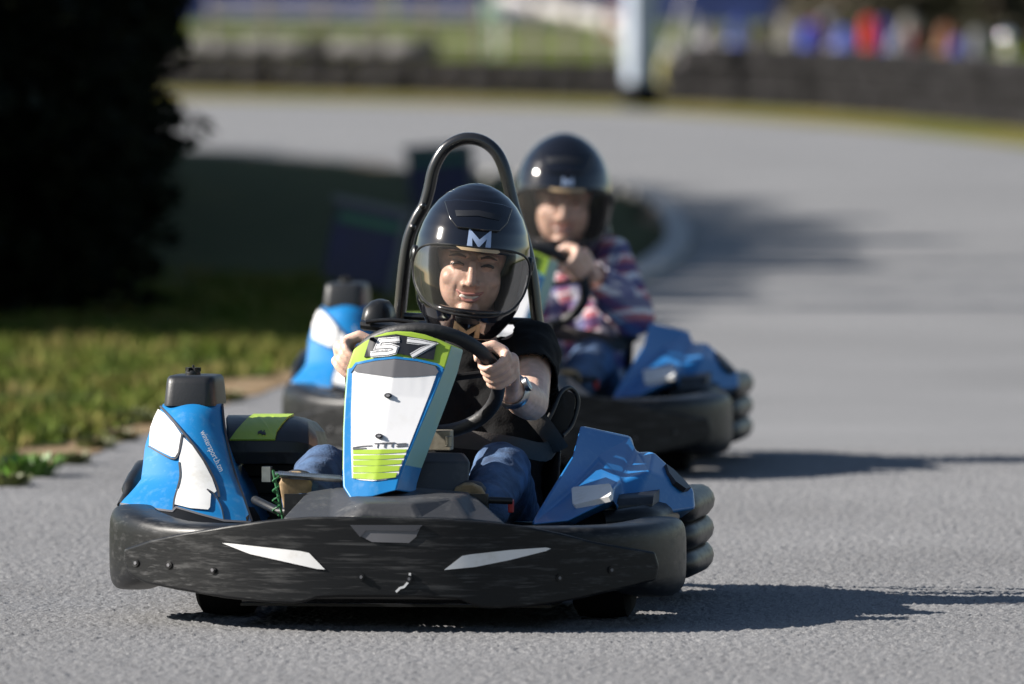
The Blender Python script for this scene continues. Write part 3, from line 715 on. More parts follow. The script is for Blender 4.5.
    for v in q.verts:
        if v.co.z > neck.z + .02 and abs(v.co.x - neck.x) < .09: dels.append(v); continue
        for i in (0, 1):
            if sleeve_long: a, d = Wr[i], (Wr[i] - E[i]).normalized(); ok = (v.co - a).dot(d) > -.005 and (v.co - a).length < .12
            else: a = S[i].lerp(E[i], .55); d = (E[i] - S[i]).normalized(); ok = 0 < (v.co - a).dot(d) < .1 and ((v.co - a) - d * (v.co - a).dot(d)).length < .076
            if ok: dels.append(v); break
    bmesh.ops.delete(q, geom=dels, context='VERTS')
    for _ in range(14): bmesh.ops.smooth_vert(q, verts=[v for v in q.verts if v.is_boundary], factor=.5, use_axis_x=True, use_axis_y=True, use_axis_z=True)
    q.normal_update()
    for v in q.verts: v.co += v.normal * (.006 * noise.noise(Vector((v.co.x * 14, v.co.y * 14, v.co.z * 24))) + .003 * noise.noise(v.co * 40))
    o = obj('shirt' if sleeve_long else 't_shirt', q, top, me_o, angle=0); o.data.polygons.foreach_set('use_smooth', [True] * len(o.data.polygons))
    sd = o.modifiers.new('s', 'SOLIDIFY'); sd.thickness = .004; sd.offset = 1
    def trousers(q):
        cap(q, pel + V3((-.08, 0, -.01)), .1, pel + V3((.08, 0, -.01)), .1)
        for i in (0, 1):
            kn, an = J['knee'][i], J['ankle'][i]; hip = pel + V3(((-1, 1)[i] * .09, -.02, -.01))
            chain(q, [hip, hip.lerp(kn, .6), kn], [.09, .078, .065]); chain(q, [kn, kn.lerp(an, .5), an], [.064, .056, .05])
    cloth('jeans', trousers, .007, [], legs, .007, 15)
    for i in (0, 1):
        an, toe = J['ankle'][i], J['toe'][i]; heel = J['heel'][i]; ax = (toe - heel).normalized(); L = (toe - heel).length
        sd_ = V3((1, 0, 0)); nn = ax.cross(sd_).normalized(); 
        if nn.y > 0: nn = -nn      # sole side faces the bumper
        bm = B(); secs = []
        for t, w, dd in ((0, .018, .03), (.06, .03, .05), (.3, .034, .06), (.55, .038, .05), (.8, .042, .034), (.95, .032, .026), (1.02, .012, .016)):
            secs.append(sellipse(heel + ax * (L * t) - nn * dd * .6, sd_, nn, w * .85, dd * .6, 18, 2.6))
        loft(bm, secs); sh = obj('shoe', bm, shoe_m, me_o, angle=60)
        bm = B(); secs = []
        for t, w in ((-.02, .018), (.05, .033), (.3, .036), (.55, .041), (.8, .046), (.95, .036), (1.04, .014)): secs.append(sellipse(heel + ax * (L * t) + nn * .009, sd_, nn, w * .82, .009, 18, 4))
        loft(bm, secs); obj('sole', bm, sole_m, sh, angle=50)
    # helmet
    ZS = [(-.172, .066, .108, .088), (-.158, .082, .132, .11), (-.13, .103, .154, .13), (-.1, .118, .163, .145), (-.06, .1275, .163, .158), (-.02, .133, .157, .165), (.02, .1335, .149, .168), (.05, .130, .14, .165), (.08, .122, .128, .156), (.11, .109, .111, .14), (.135, .092, .091, .118), (.155, .072, .07, .092), (.17, .049, .047, .063), (.179, .027, .026, .035), (.183, .008, .008, .01)]
    def prof_(z):
        zz = [a[0] for a in ZS]
        return [float(np.interp(z, zz, [a[k] for a in ZS])) for k in (1, 2, 3)]
    def hs(a, z, off=0):
        w, f, bk = prof_(z); y = -math.cos(a); L = f if y < 0 else bk
        p = Vector((math.sin(a) * w, y * L, z)); n = Vector((math.sin(a) / w, y / L, 0)).normalized(); n.z = max(z, -.12) * 3.2 if z > 0 else z * 1.2; n.normalize()
        return p + n * off
    def hm(x, z, off):
        w = prof_(z)[0]; return HM @ hs(math.asin(max(-.99, min(.99, x / w))), z, off)
    ep = lambda a, z: (abs(a) / R(74)) ** 4 + (abs(z + .035) / .067) ** 4
    zs = []
    for a, b_ in zip(ZS, ZS[1:]): zs += [a[0] + (b_[0] - a[0]) * t for t in (0, .25, .5, .75)]
    zs.append(.183); nA = 120; bm = B(); ring = []
    for z in zs: ring.append([bm.verts.new((2 * math.pi * k / nA, z, 0)) for k in range(nA)])
    for A, C in zip(ring, ring[1:]):
        for k in range(nA): bm.faces.new((A[k], A[(k + 1) % nA], C[(k + 1) % nA], C[k]))
    wrap = lambda a: (a + math.pi) % (2 * math.pi) - math.pi
    dl = [f for f in bm.faces if all(ep(wrap(v.co.x), v.co.y) < 1.25 for v in f.verts)]
    bmesh.ops.delete(bm, geom=dl, context='FACES')
    for v in bm.verts:
        a, z = wrap(v.co.x), v.co.y
        if v.is_boundary and -.165 < z < .17:
            e = ep(a, z) ** .25; a2, z2 = a / e, (z + .035) / e - .035; v.co.x, v.co.y = a2, z2
    bm.faces.new([v for v in ring[-1] if v.is_valid])
    for v in bm.verts: a, z = v.co.x, v.co.y; v.co = HM @ hs(a, z)
    helmet = obj('helmet', bm, helmet_m, me_o, angle=0); helmet.data.polygons.foreach_set('use_smooth', [True] * len(helmet.data.polygons))
    sd = helmet.modifiers.new('s', 'SOLIDIFY'); sd.thickness = .014; sd.offset = -1
    sb = helmet.modifiers.new('b', 'SUBSURF'); sb.levels = 1; sb.render_levels = 1
    # visor
    bm = B(); g = []; nu, nv = 48, 16
    for i in range(nv + 1):
        row = []
        for k in range(nu + 1):
            u, v = -1 + 2 * k / nu, -1 + 2 * i / nv
            uu, vv = u * math.sqrt(1 - .35 * v * v), v * math.sqrt(1 - .55 * abs(u) ** 3)
            a = uu * R(79); z = -.036 + vv * .078 + .012 * uu * uu
            row.append(bm.verts.new(HM @ hs(a, z, .005)))
        g.append(row)
    for A, C in zip(g, g[1:]):
        for k in range(nu): bm.faces.new((A[k], A[k + 1], C[k + 1], C[k]))
    vis = obj('visor', bm, visor_m, helmet, angle=0); vis.data.polygons.foreach_set('use_smooth', [True] * len(vis.data.polygons))
    bm = B(); edge = [v for v in g[0]]
    loop = [(u, -1) for u in np.linspace(-1, 1, 30)] + [(1, v) for v in np.linspace(-.9, .9, 12)] + [(u, 1) for u in np.linspace(1, -1, 30)] + [(-1, v) for v in np.linspace(.9, -.9, 12)]
    pts = []
    for u, v in loop:
        uu, vv = u * math.sqrt(1 - .35 * v * v), v * math.sqrt(1 - .55 * abs(u) ** 3)
        pts.append(HM @ hs(uu * R(79), -.036 + vv * .078 + .012 * uu * uu, .005))
    tube(bm, pts, .0028, 8, closed=True); obj('visor_rim', bm, plastic_m, helmet)
    for s in (-1, 1):
        bm = B(); c0 = hs(s * R(84), .005, .007); nn = (hs(s * R(84), .005, .02) - c0).normalized()
        M_ = Matrix.Translation(c0) @ nn.to_track_quat('Z', 'Y').to_matrix().to_4x4()
        q = B(); lathe(q, [(-.008, .022), (-.002, .022), (.001, .019), (.002, .012), (.004, .011), (.005, .004)], 24, 'z'); bmesh.ops.transform(q, matrix=HM @ M_, verts=q.verts); join(bm, q)
        obj('visor_pivot', bm, plastic_m, helmet)
    # vents and badges
    bm = B(); patch(bm, [(-.075, .135), (-.05, .142), (0, .146), (.05, .142), (.075, .135), (.066, .1), (.05, .082), (-.045, .082), (-.062, .1)], hm, .008, -.004, .012)
    obj('top_vent', bm, helmet_m, helmet, angle=40, bevel=.003)
    bm = B(); patch(bm, [(-.05, .118), (0, .124), (.05, .118), (.046, .106), (0, .112), (-.046, .106)], hm, .0095, 0, .012); obj('vent_mouth', bm, black_print_m, helmet)
    bm = B(); patch(bm, [(-.028, -.118), (.028, -.118), (.022, -.134), (-.022, -.134)], hm, .007, -.003, .012); obj('chin_vent', bm, plastic_m, helmet, bevel=.002)
    Mp = [[(-.021, -.016), (-.021, .016), (0, -.006), (.021, .016), (.021, -.016)]]
    bm = B()
    for pl_ in Mp: patch(bm, stroke([(x * badge + .008, z * badge + .058) for x, z in pl_], .0125 * badge), hm, .003, -.002, .01)
    obj('badge', bm, silverM_m, helmet)
    bm = B(); patch(bm, [(-.042, .0405), (-.03, .044), (-.02, .0425), (.052, .0405), (.056, .036), (.05, .0325), (-.03, .034)], hm, .007, 0, .01); obj('gold_strip', bm, gold_m, helmet)
    bm = B()
    for pl_ in Mp: patch(bm, stroke([(x * 1.15 + .0, z * .9 - .152) for x, z in pl_], .011), hm, .004, -.002, .01)
    obj('badge', bm, gold_m, helmet)
    return me_o, HM

def rim_data(thetas):
    c = [rim(t) for t in thetas]; o = [(x - WC).normalized() for x in c]
    tt = [-(WU * math.cos(t) - WX * math.sin(t)) for t in thetas]; tt[0] = WU * math.cos(thetas[0]) - WX * math.sin(thetas[0]); tt[0] = -tt[0]
    tt = [t if t.z < 0 else -t for t in tt]
    return c, tt, o
RN = WX.cross(WU).normalized()
if RN.y > 0: RN = -RN
c, tt, oo = rim_data((R(156), R(13)))
xo = .035
J1 = dict(head=P(471.5, 262, .31), neck=Vector((xo + .005, .40, .59)), hyaw=R(7.5 + 2), hroll=R(6), hpitch=R(2), pelvis=Vector((xo, .30, .17)), chest=Vector((xo, .42, .43)),
          shoulder=[P(404, 352, .43), P(530, 350, .43)], elbow=[P(384, 412, .18), P(531, 403, .18)], wrist=[c[0] + Vector((.012, .085, -.03)), P(510, 390, -.02)],
          rim=c, rimT=tt, rimO=oo, rimN=RN, knee=[P(324, 474, -.12), P(501, 471, -.12)], ankle=[P(304, 503, -.39), P(487, 507, -.39)],
          heel=[P(297, 518, -.40), P(471, 524, -.42)], toe=[P(296, 473, -.43), P(469, 484, -.45)])
p1, HM1 = person(K1, J1, 'smiling driver in a black short-sleeved t-shirt and black helmet steering kart 57', skin_m, shirt_m, jeans_m, False, group='helmeted drivers in their karts')
# wristwatch
wr, el = J1['wrist'][1], J1['elbow'][1]; ax = (wr - el).normalized(); wc = wr - ax * .02
def ringpts(c, ax, r, n=28):
    u = ax.orthogonal().normalized(); v = ax.cross(u); return [c + (u * math.cos(q) + v * math.sin(q)) * r for q in np.linspace(0, 2 * math.pi, n + 1)[:-1]]
bm = B(); tube(bm, ringpts(wc, ax, .036), .0085, 10, closed=True, flat=.45)
ww = obj('wristwatch', bm, watch_m, p1)
out = (Vector((.75, -.6, .5)) - ax * Vector((.75, -.6, .5)).dot(ax)).normalized(); cc = wc + out * .038
q = B(); lathe(q, [(-.006, .017), (.004, .018), (.006, .015)], 24, 'z'); lathe(q, [(.0055, .014), (.0068, .0135)], 24, 'z', mat=1)
bmesh.ops.transform(q, matrix=Matrix.Translation(cc) @ out.to_track_quat('Z', 'Y').to_matrix().to_4x4(), verts=q.verts)
obj('watch_case', q, [watch_m, watchface_m], ww)

# second kart: a copy of the first and all its parts
def copy_tree(o, parent=None, skip=()):
    c = o.copy(); COL.objects.link(c); c.parent = parent
    for ch in list(o.children):
        if ch not in skip: copy_tree(ch, c, skip)
    return c
kart2 = copy_tree(kart, None, skip=(number, roll) + tuple(stickers))
kart2.location = (K2.x, K2.y, 0)
kart2['label'] = 'second blue and black go-kart, out of focus, following close behind the front one'

bm = B()
tube(bm, spline([(-.13, .58, .35), (-.12, .59, .6), (-.1, .6, .72), (-.06, .6, .78), (.02, .6, .8), (.09, .6, .78), (.13, .6, .72), (.15, .59, .6), (.16, .58, .35)], 5), .0145, 12)
tube(bm, [(-.12, .6, .58), (.15, .6, .58)], .009, 10)
obj('roll_bar', bm, tube_m, kart2, angle=60)
# driver two (same frame, own pose)
P2 = K2.P
c2, tt2, oo2 = rim_data((R(150), R(33)))
J2 = dict(hs=1.07, head=P2(563, 199, .33), neck=Vector((.05, .41, .59)), hyaw=R(7.5 + 1), hroll=R(2), hpitch=R(4), pelvis=Vector((xo + .02, .30, .17)), chest=Vector((xo + .02, .42, .43)),
          shoulder=[P2(512, 272, .43), P2(607, 262, .43)], elbow=[P2(500, 330, .18), P2(632, 315, .2)], wrist=[c2[0] + Vector((-.03, .075, -.035)), c2[1] + Vector((.045, .085, -.03))],
          rim=c2, rimT=tt2, rimO=oo2, rimN=RN, knee=[P2(440, 358, -.15), P2(592, 362, -.1)], ankle=[P2(430, 390, -.48), P2(575, 385, -.45)],
          heel=[P2(428, 400, -.5), P2(570, 398, -.5)], toe=[P2(428, 366, -.53), P2(568, 370, -.53)])
p2, HM2 = person(K2, J2, 'driver in a red, white and navy plaid shirt gripping the wheel of the rear kart', skin_m, plaid_m, jeans_m, True, badge=.55, group='helmeted drivers in their karts')

# ------------------------------------------------------------------ ground and road
def noise_mat(name, stops, scale, rough=.9, detail=8, bump=0, bscale=200, second=None):
    m = bpy.data.materials.new(name); m.use_nodes = True; nt = m.node_tree; n = nt.nodes; b = n['Principled BSDF']; b.inputs['Roughness'].default_value = rough
    b.inputs['Specular IOR Level'].default_value = .3 if 'asphalt' in name else .06
    tc = n.new('ShaderNodeTexCoord'); nz = n.new('ShaderNodeTexNoise'); nz.inputs['Scale'].default_value = scale; nz.inputs['Detail'].default_value = detail; nt.links.new(tc.outputs['Object'], nz.inputs[0])
    cr = n.new('ShaderNodeValToRGB'); nt.links.new(nz.outputs[0], cr.inputs[0])
    while len(cr.color_ramp.elements) < len(stops): cr.color_ramp.elements.new(.5)
    for e, (p_, c_) in zip(cr.color_ramp.elements, stops): e.position = p_; e.color = (*c_, 1)
    src = cr.outputs[0]
    if second:
        sc2, lo, hi = second; n2 = n.new('ShaderNodeTexNoise'); n2.inputs['Scale'].default_value = sc2; n2.inputs['Detail'].default_value = 4; nt.links.new(tc.outputs['Object'], n2.inputs[0])
        mr = n.new('ShaderNodeMapRange'); mr.inputs[1].default_value = .3; mr.inputs[2].default_value = .7; mr.inputs[3].default_value = lo; mr.inputs[4].default_value = hi; nt.links.new(n2.outputs[0], mr.inputs[0])
        mx = n.new('ShaderNodeMix'); mx.data_type = 'RGBA'; mx.blend_type = 'MULTIPLY'; mx.inputs[0].default_value = 1; nt.links.new(src, mx.inputs[6]); nt.links.new(mr.outputs[0], mx.inputs[7]); src = mx.outputs[2]
    nt.links.new(src, b.inputs['Base Color'])
    if bump:
        n3 = n.new('ShaderNodeTexNoise'); n3.inputs['Scale'].default_value = bscale; nt.links.new(tc.outputs['Object'], n3.inputs[0])
        bp = n.new('ShaderNodeBump'); bp.inputs['Strength'].default_value = bump; bp.inputs['Distance'].default_value = .01; nt.links.new(n3.outputs[0], bp.inputs['Height']); nt.links.new(bp.outputs[0], b.inputs['Normal'])
    return m
asphalt_m = noise_mat('asphalt', [(.3, (.055, .056, .06)), (.46, (.128, .129, .133)), (.6, (.19, .19, .194)), (.72, (.31, .31, .305))], 210, .85, 3, second=(.45, .84, 1.12))
shaded_grass_m = noise_mat('grass', [(.3, (.016, .024, .005)), (.5, (.03, .042, .008)), (.7, (.06, .052, .018))], 3.0)  # colour darkened for the lawn's shade; blades cover the lit part
far_m = noise_mat('rough_grass', [(.3, (.05, .07, .010)), (.5, (.078, .10, .014)), (.7, (.09, .082, .028))], .35, second=(.03, .5, 1.2))
verge_m = noise_mat('dry_verge', [(.3, (.07, .085, .015)), (.5, (.12, .11, .03)), (.7, (.2, .14, .06))], .7)
dirt_m = noise_mat('dirt', [(.3, (.1, .065, .035)), (.5, (.19, .135, .08)), (.7, (.28, .22, .15))], 9, bump=.5)
kerb_m = noise_mat('kerb_concrete', [(.3, (.25, .25, .25)), (.7, (.38, .38, .37))], 5)
def sheet(name, pts, z, m, kind='structure', th=0, **kw):
    bm = B(); vs = [bm.verts.new((p[0], p[1], z)) for p in pts]; f = bm.faces.new(vs)
    bmesh.ops.triangulate(bm, faces=[f])
    bmesh.ops.recalc_face_normals(bm, faces=bm.faces)
    if bm.faces[:][0].normal.z < 0: bmesh.ops.reverse_faces(bm, faces=bm.faces)
    o = obj(name, bm, m, None, angle=0, recalc=False, **kw); o['kind'] = kind; return o
sheet('ground', [(-700, -40), (700, -40), (700, 1600), (-700, 1600)], -.012, far_m)
xs = np.concatenate([[-30, -10, -2.5], np.arange(-1.6, 1.6, .0062), [3, 10, 30]]); ys = np.concatenate([[1, 12], np.arange(22.3, 33.5, .0125), [36, 40, 60, 90, 126]])
nx, nyy = len(xs), len(ys); X, Y = np.meshgrid(xs, ys); Z = np.zeros_like(X)
fine = (X > -1.58) & (X < 1.58) & (Y > 22.4) & (Y < 33.3)
Z[fine] = np.clip(rng.normal(0, .0018, fine.sum()), -.004, .005) - .001
co = np.stack([X, Y, Z], -1).reshape(-1, 3).astype(np.float32)
idx = np.arange(nx * nyy).reshape(nyy, nx); fc = np.stack([idx[:-1, :-1], idx[:-1, 1:], idx[1:, 1:], idx[1:, :-1]], -1).reshape(-1, 4).astype(np.int32)
me = bpy.data.meshes.new('race_track'); me.vertices.add(len(co)); me.vertices.foreach_set('co', co.ravel()); me.loops.add(fc.size); me.loops.foreach_set('vertex_index', fc.ravel())
me.polygons.add(len(fc)); me.polygons.foreach_set('loop_start', np.arange(0, fc.size, 4, dtype=np.int32)); me.update(calc_edges=True); me.materials.append(asphalt_m)
link('race_track', me, None, kind='structure')

# infield: dirt edge, lawn, kerb
edge = spline([(-4.5, 5, 0), (-2.75, 20, 0), (-1.46, 31, 0), (-.83, 37.75, 0), (-.1, 43.5, 0), (.55, 49.5, 0), (.86, 54.5, 0), (.95, 59, 0), (.93, 65, 0), (.68, 69.3, 0), (-.4, 74.5, 0), (-2.5, 83.5, 0), (-6, 94, 0), (-12, 104, 0)], 8)
def inset(pts, d, amp=0, fr=1.0):
    out = []
    for i, p in enumerate(pts):
        a, b = pts[max(i - 1, 0)], pts[min(i + 1, len(pts) - 1)]; t = (b - a).normalized(); n_ = Vector((-t.y, t.x, 0))
        out.append(p + n_ * (d + amp * noise.noise(Vector((p.x * 3 * fr, p.y * fr, 3.3))) + amp * .5 * noise.noise(Vector((p.x * 9 * fr, p.y * 4 * fr, 9.3)))))
    return out
dn = []
for a, b in zip(edge, edge[1:]):
    k = max(1, int((b - a).length / .12)); dn += [a.lerp(b, i / k) for i in range(k)]
dn.append(edge[-1])
e0 = inset(dn, 0, .03, 2.5)
sheet('dirt_edge', [p.to_tuple() for p in e0] + [(-30, 104), (-30, 5)], .004, dirt_m)
lw = inset(dn, .2, .3, .8)
sheet('lawn', [p.to_tuple() for p in lw] + [(-30, 104), (-30, 5)], .008, shaded_grass_m)
kb = [p for p in dn if p.y > 46.5 and not (p.y > 73 and p.x < -.2)]
bm = B(); inn = inset(kb, .13)
for z0, z1 in ((.0, .03),):
    A = [bm.verts.new((p.x, p.y, .0)) for p in kb]; A2 = [bm.verts.new((p.x, p.y, z1)) for p in kb]; C2 = [bm.verts.new((p.x, p.y, z1 + .02)) for p in inn]; C = [bm.verts.new((p.x, p.y, .0)) for p in inn]
    for i in range(len(kb) - 1):
        for u, v in ((A, A2), (A2, C2), (C2, C)): bm.faces.new((u[i], u[i + 1], v[i + 1], v[i]))
o = obj('kerb', bm, kerb_m, None, angle=30); o['kind'] = 'structure'

# blades on the lit part of the lawn
def inside(x, y, poly):
    n_ = len(poly); c_ = np.zeros(x.shape, bool); j = n_ - 1
    for i in range(n_):
        xi, yi, xj, yj = poly[i][0], poly[i][1], poly[j][0], poly[j][1]
        if yi != yj: c_ ^= ((yi > y) != (yj > y)) & (x < (xj - xi) * (y - yi) / (yj - yi) + xi)
        j = i
    return c_
lpoly = [(p.x, p.y) for p in lw[::3]] + [(-30, 104), (-30, 5)]
NB = 90000
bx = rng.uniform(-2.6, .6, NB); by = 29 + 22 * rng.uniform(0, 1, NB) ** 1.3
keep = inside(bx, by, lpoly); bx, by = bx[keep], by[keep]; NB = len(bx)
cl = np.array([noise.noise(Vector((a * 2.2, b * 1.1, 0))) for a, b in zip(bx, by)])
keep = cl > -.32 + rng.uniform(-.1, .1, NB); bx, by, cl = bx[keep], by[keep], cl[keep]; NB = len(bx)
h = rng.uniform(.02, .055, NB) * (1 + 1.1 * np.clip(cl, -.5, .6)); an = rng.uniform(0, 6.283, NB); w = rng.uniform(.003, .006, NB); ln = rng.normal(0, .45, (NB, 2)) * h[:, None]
dx, dy = np.cos(an) * w, np.sin(an) * w
v = np.stack([np.stack([bx - dx, by - dy, np.full(NB, .006)], -1), np.stack([bx + dx, by + dy, np.full(NB, .006)], -1), np.stack([bx + dx * .6 + ln[:, 0] * .4, by + dy * .6 + ln[:, 1] * .4, .006 + h * .6], -1), np.stack([bx - dx * .6 + ln[:, 0] * .4, by - dy * .6 + ln[:, 1] * .4, .006 + h * .6], -1), np.stack([bx + ln[:, 0], by + ln[:, 1], .006 + h], -1)], 1).reshape(-1, 3).astype(np.float32)
base = np.arange(NB, dtype=np.int32)[:, None] * 5
loops = np.concatenate([base + np.array([[0, 1, 2, 3]]), base + np.array([[3, 2, 4]])], 1).astype(np.int32).ravel()
starts = (np.arange(NB, dtype=np.int32)[:, None] * 7 + np.array([[0, 4]], dtype=np.int32)).ravel()
me = bpy.data.meshes.new('grass'); me.vertices.add(len(v)); me.vertices.foreach_set('co', v.ravel()); me.loops.add(len(loops)); me.loops.foreach_set('vertex_index', loops)
me.polygons.add(2 * NB); me.polygons.foreach_set('loop_start', starts); me.update(calc_edges=True)
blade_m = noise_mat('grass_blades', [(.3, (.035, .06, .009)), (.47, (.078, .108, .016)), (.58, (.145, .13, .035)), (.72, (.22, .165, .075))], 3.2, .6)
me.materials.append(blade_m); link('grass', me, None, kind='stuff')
# one bigger weed tuft at the road's edge
def tuft(name, px, py, n, hh, rad, label):
    c_ = on_ground(px, py); bm = B()
    for i in range(n):
        a = random.uniform(0, 6.28); r_ = rad * math.sqrt(random.random()); p = c_ + Vector((r_ * math.cos(a), r_ * math.sin(a), 0)); hgt = hh * random.uniform(.5, 1); w_ = random.uniform(.006, .011)
        d_ = Vector((math.cos(a), math.sin(a), 0)); sd_ = Vector((-d_.y, d_.x, 0)) * w_; tip = p + d_ * hgt * random.uniform(.2, .8) + Vector((0, 0, hgt)); mid = p.lerp(tip, .5) + Vector((0, 0, hgt * .15))
        v_ = [bm.verts.new(q) for q in (p - sd_ * .4, p + sd_ * .4, mid + sd_, mid - sd_, tip)]
        bm.faces.new(v_[:4]); bm.faces.new((v_[3], v_[2], v_[4]))
    return obj(name, bm, weed_m, None, angle=0, category='weed', label=label)
weed_m = mat('weed_leaf', (.07, .17, .012), .5, var=.4, vscale=20)
tuft('weed', 26, 476, 150, .07, .09, 'bright green leafy weed at the lower left edge of the asphalt')
weed_m = mat('olive_weed_leaf', (.085, .10, .02), .6, var=.5, vscale=20)
for k_, (a_, b_) in enumerate(((70, 464), (96, 449), (118, 441), (150, 425), (182, 414), (228, 402), (8, 486), (60, 440), (130, 420))):
    o = tuft('grass_tuft', a_, b_, 90, .04, .06, 'low olive grass tuft on the dirt edge of the lawn'); o['category'] = 'grass tuft'; o['group'] = 'tufts along the dirt edge'

# far verge and what stands behind it
road_far = [(-260, 86), (0, 94), (180, 99), (350, 103), (512, 107), (620, 111), (730, 118), (840, 127), (930, 136), (1024, 148), (1300, 185)]
rf = [on_ground(a, b) for a, b in road_far]
sheet('verge', [(p.x, p.y) for p in rf] + [(40, 60), (40, 140), (-40, 140)], .006, verge_m)
wall_px = [(-60, 83), (180, 90), (350, 94), (512, 98), (620, 101), (730, 106), (840, 112), (930, 119), (1024, 128), (1120, 138)]
wp = [on_ground(a, b) for a, b in wall_px]
dw = []
for a, b in zip(wp, wp[1:]):
    k = 40; dw += [a.lerp(b, i / k) for i in range(k)]
sheet('rough_grass_bank', [(p.x, p.y) for p in wp] + [(40, 70), (300, 300), (-300, 300), (-40, 150)], .0, far_m) if False else None
bm = B(); R0, r0 = .2, .1
for i in range(28):
    pass
tor = [[bm.verts.new(((R0 + r0 * math.cos(q) * (1.0)) * math.cos(p_), (R0 + r0 * math.cos(q)) * math.sin(p_), .1 + .098 * math.sin(q))) for q in np.linspace(0, 6.2832, 11)[:-1]] for p_ in np.linspace(0, 6.2832, 25)[:-1]]
for i in range(24):
    for k in range(10): bm.faces.new((tor[i][k], tor[(i + 1) % 24][k], tor[(i + 1) % 24][(k + 1) % 10], tor[i][(k + 1) % 10]))
tyre0 = obj('tyre', bm, rubber_m, None, angle=60)
white_t = mat('white_painted_rubber', (.14, .135, .135), .85, spec=.1, var=.6, vscale=2.5); me_w = tyre0.data.copy(); me_w.materials.clear(); me_w.materials.append(white_t)
grey_t = mat('weathered_rubber', (.021, .02, .021), .9, spec=.1, var=.6, vscale=3); me_g = tyre0.data.copy(); me_g.materials.clear(); me_g.materials.append(grey_t)
acc = .3; last = dw[0]; first = True; cnt = 0
for p_ in dw:
    if (p_ - last).length < .61: continue
    last = p_; cnt += 1
    px = 512 + p_.x / p_.y * F
    for k in range(3 if px < 430 or px > 690 else 2):
        o = tyre0 if first else tyre0.copy()
        if not first: COL.objects.link(o)
        first = False
        o.location = (p_.x + random.uniform(-.03, .03), p_.y + random.uniform(-.05, .05), .197 * k); o.rotation_euler = (0, 0, random.uniform(0, 6))
        o['category'] = 'tyre'
        if k == 2 and px < 430 and cnt % 5 != 0:
            o.data = me_w; o['group'] = 'white painted tyres on the barrier'; o['label'] = 'grey-white painted tyre topping the left end of the trackside tyre barrier'
        else:
            if cnt % 5 in (1, 3): o.data = me_g
            o['group'] = 'black tyres of the trackside barrier'; o['label'] = 'black tyre stacked in the long barrier across the far side of the track'

# posts, markers, boards beyond the tyres
postw_m = mat('white_post_paint', (.34, .39, .47), .5, var=.15, vscale=3)
c_ = on_ground(641, 108); bm = B(); box(bm, (0, 0, 1.72), (.25, .25, 2.96)); box(bm, (0, 0, 3.22), (.3, .3, .05))
o = obj('sign_post', bm, postw_m, None, angle=20, bevel=.012, category='post', label='thick pale white-blue post standing at the tyre barrier'); o.location = (c_.x, c_.y, 0); o.rotation_euler = (0, 0, R(20)); bm = B(); box(bm, (0, 0, .12), (.31, .31, .24)); obj('base', bm, rubber_m, o, bevel=.02)
yel_m = mat('yellow_marker', (.19, .17, .03), .7, var=.3, vscale=9)
c_ = on_ground(667, 104); bm = B(); lathe(bm, [(0, .1), (.02, .11), (.42, .09), (.47, .06), (.48, .02)], 20, 'z'); lathe(bm, [(0, .15), (.025, .15)], 20, 'z')
o = obj('marker_post', bm, yel_m, None, category='marker', label='short dull yellow marker just right of the thick white post'); o.location = (c_.x, c_.y, 0)
org_m = mat('orange_plastic', (.3, .09, .05), .6)
c_ = at_depth(619, 12, 195); bm = B(); lathe(bm, [(0, .17), (.05, .2), (.22, .19), (.24, .2), (.4, .18), (c_.z, .15), (c_.z + .02, .05)], 20, 'z')
o = obj('marker_drum', bm, org_m, None, category='drum', label='orange drum peeping over the tyre barrier left of the white post'); o.location = (c_.x, c_.y, 0)
mint_m = mat('mint_highlight', (.32, .62, .45), .4); c_ = at_depth(490, 12, 150); bm = B(); lathe(bm, [(-.02, .12), (-.015, .15), (.015, .15), (.02, .12)], 24, 'y', (0, 0, c_.z)); tube(bm, [(0, .03, 0), (0, .03, c_.z)], .008)
o = obj('highlight_disc', bm, mint_m, None, category='disc', label='pale mint highlight painted as a round sign on the grass behind the barrier'); o.location = (c_.x, c_.y, 0)  # mint disc stands in for a blurred highlight
bblue_m = mat('blue_barrier_plastic', (.012, .028, .13), .6, var=.4, vscale=2); rail_m = mat('pale_rail', (.4, .38, .36), .5)
first = None
def barrier_mesh():
    bm = B(); pr = [(-.28, 0), (-.28, .18), (-.14, .34), (-.1, .95), (.1, .95), (.14, .34), (.28, .18), (.28, 0)]
    loft(bm, [[Vector((x, a, b)) for a, b in pr] for x in (-.98, .98)]); return bm
def put_barrier(px, py, i, label, grp, rz=0):
    global first
    g_ = on_ground(px, py)
    if first is None:
        first = obj('water_barrier', barrier_mesh(), bblue_m, None, angle=25, bevel=.03); o = first
    else:
        o = first.copy(); COL.objects.link(o)
    o.location = (g_.x, g_.y, 0); o.rotation_euler = (0, 0, rz); o['category'] = 'barrier'; o['group'] = grp; o['label'] = label
for i in range(5): put_barrier(150 + i * 47, 20 + i * .8, i, 'dark blue plastic barrier along the top of the grass at far left', 'blue barriers at the upper left')
for i in range(9): put_barrier(440 + i * 56, 22 + (i % 3) * 1.0, i, 'dark blue plastic barrier in the row behind the pit area', 'blue barriers behind the pit')
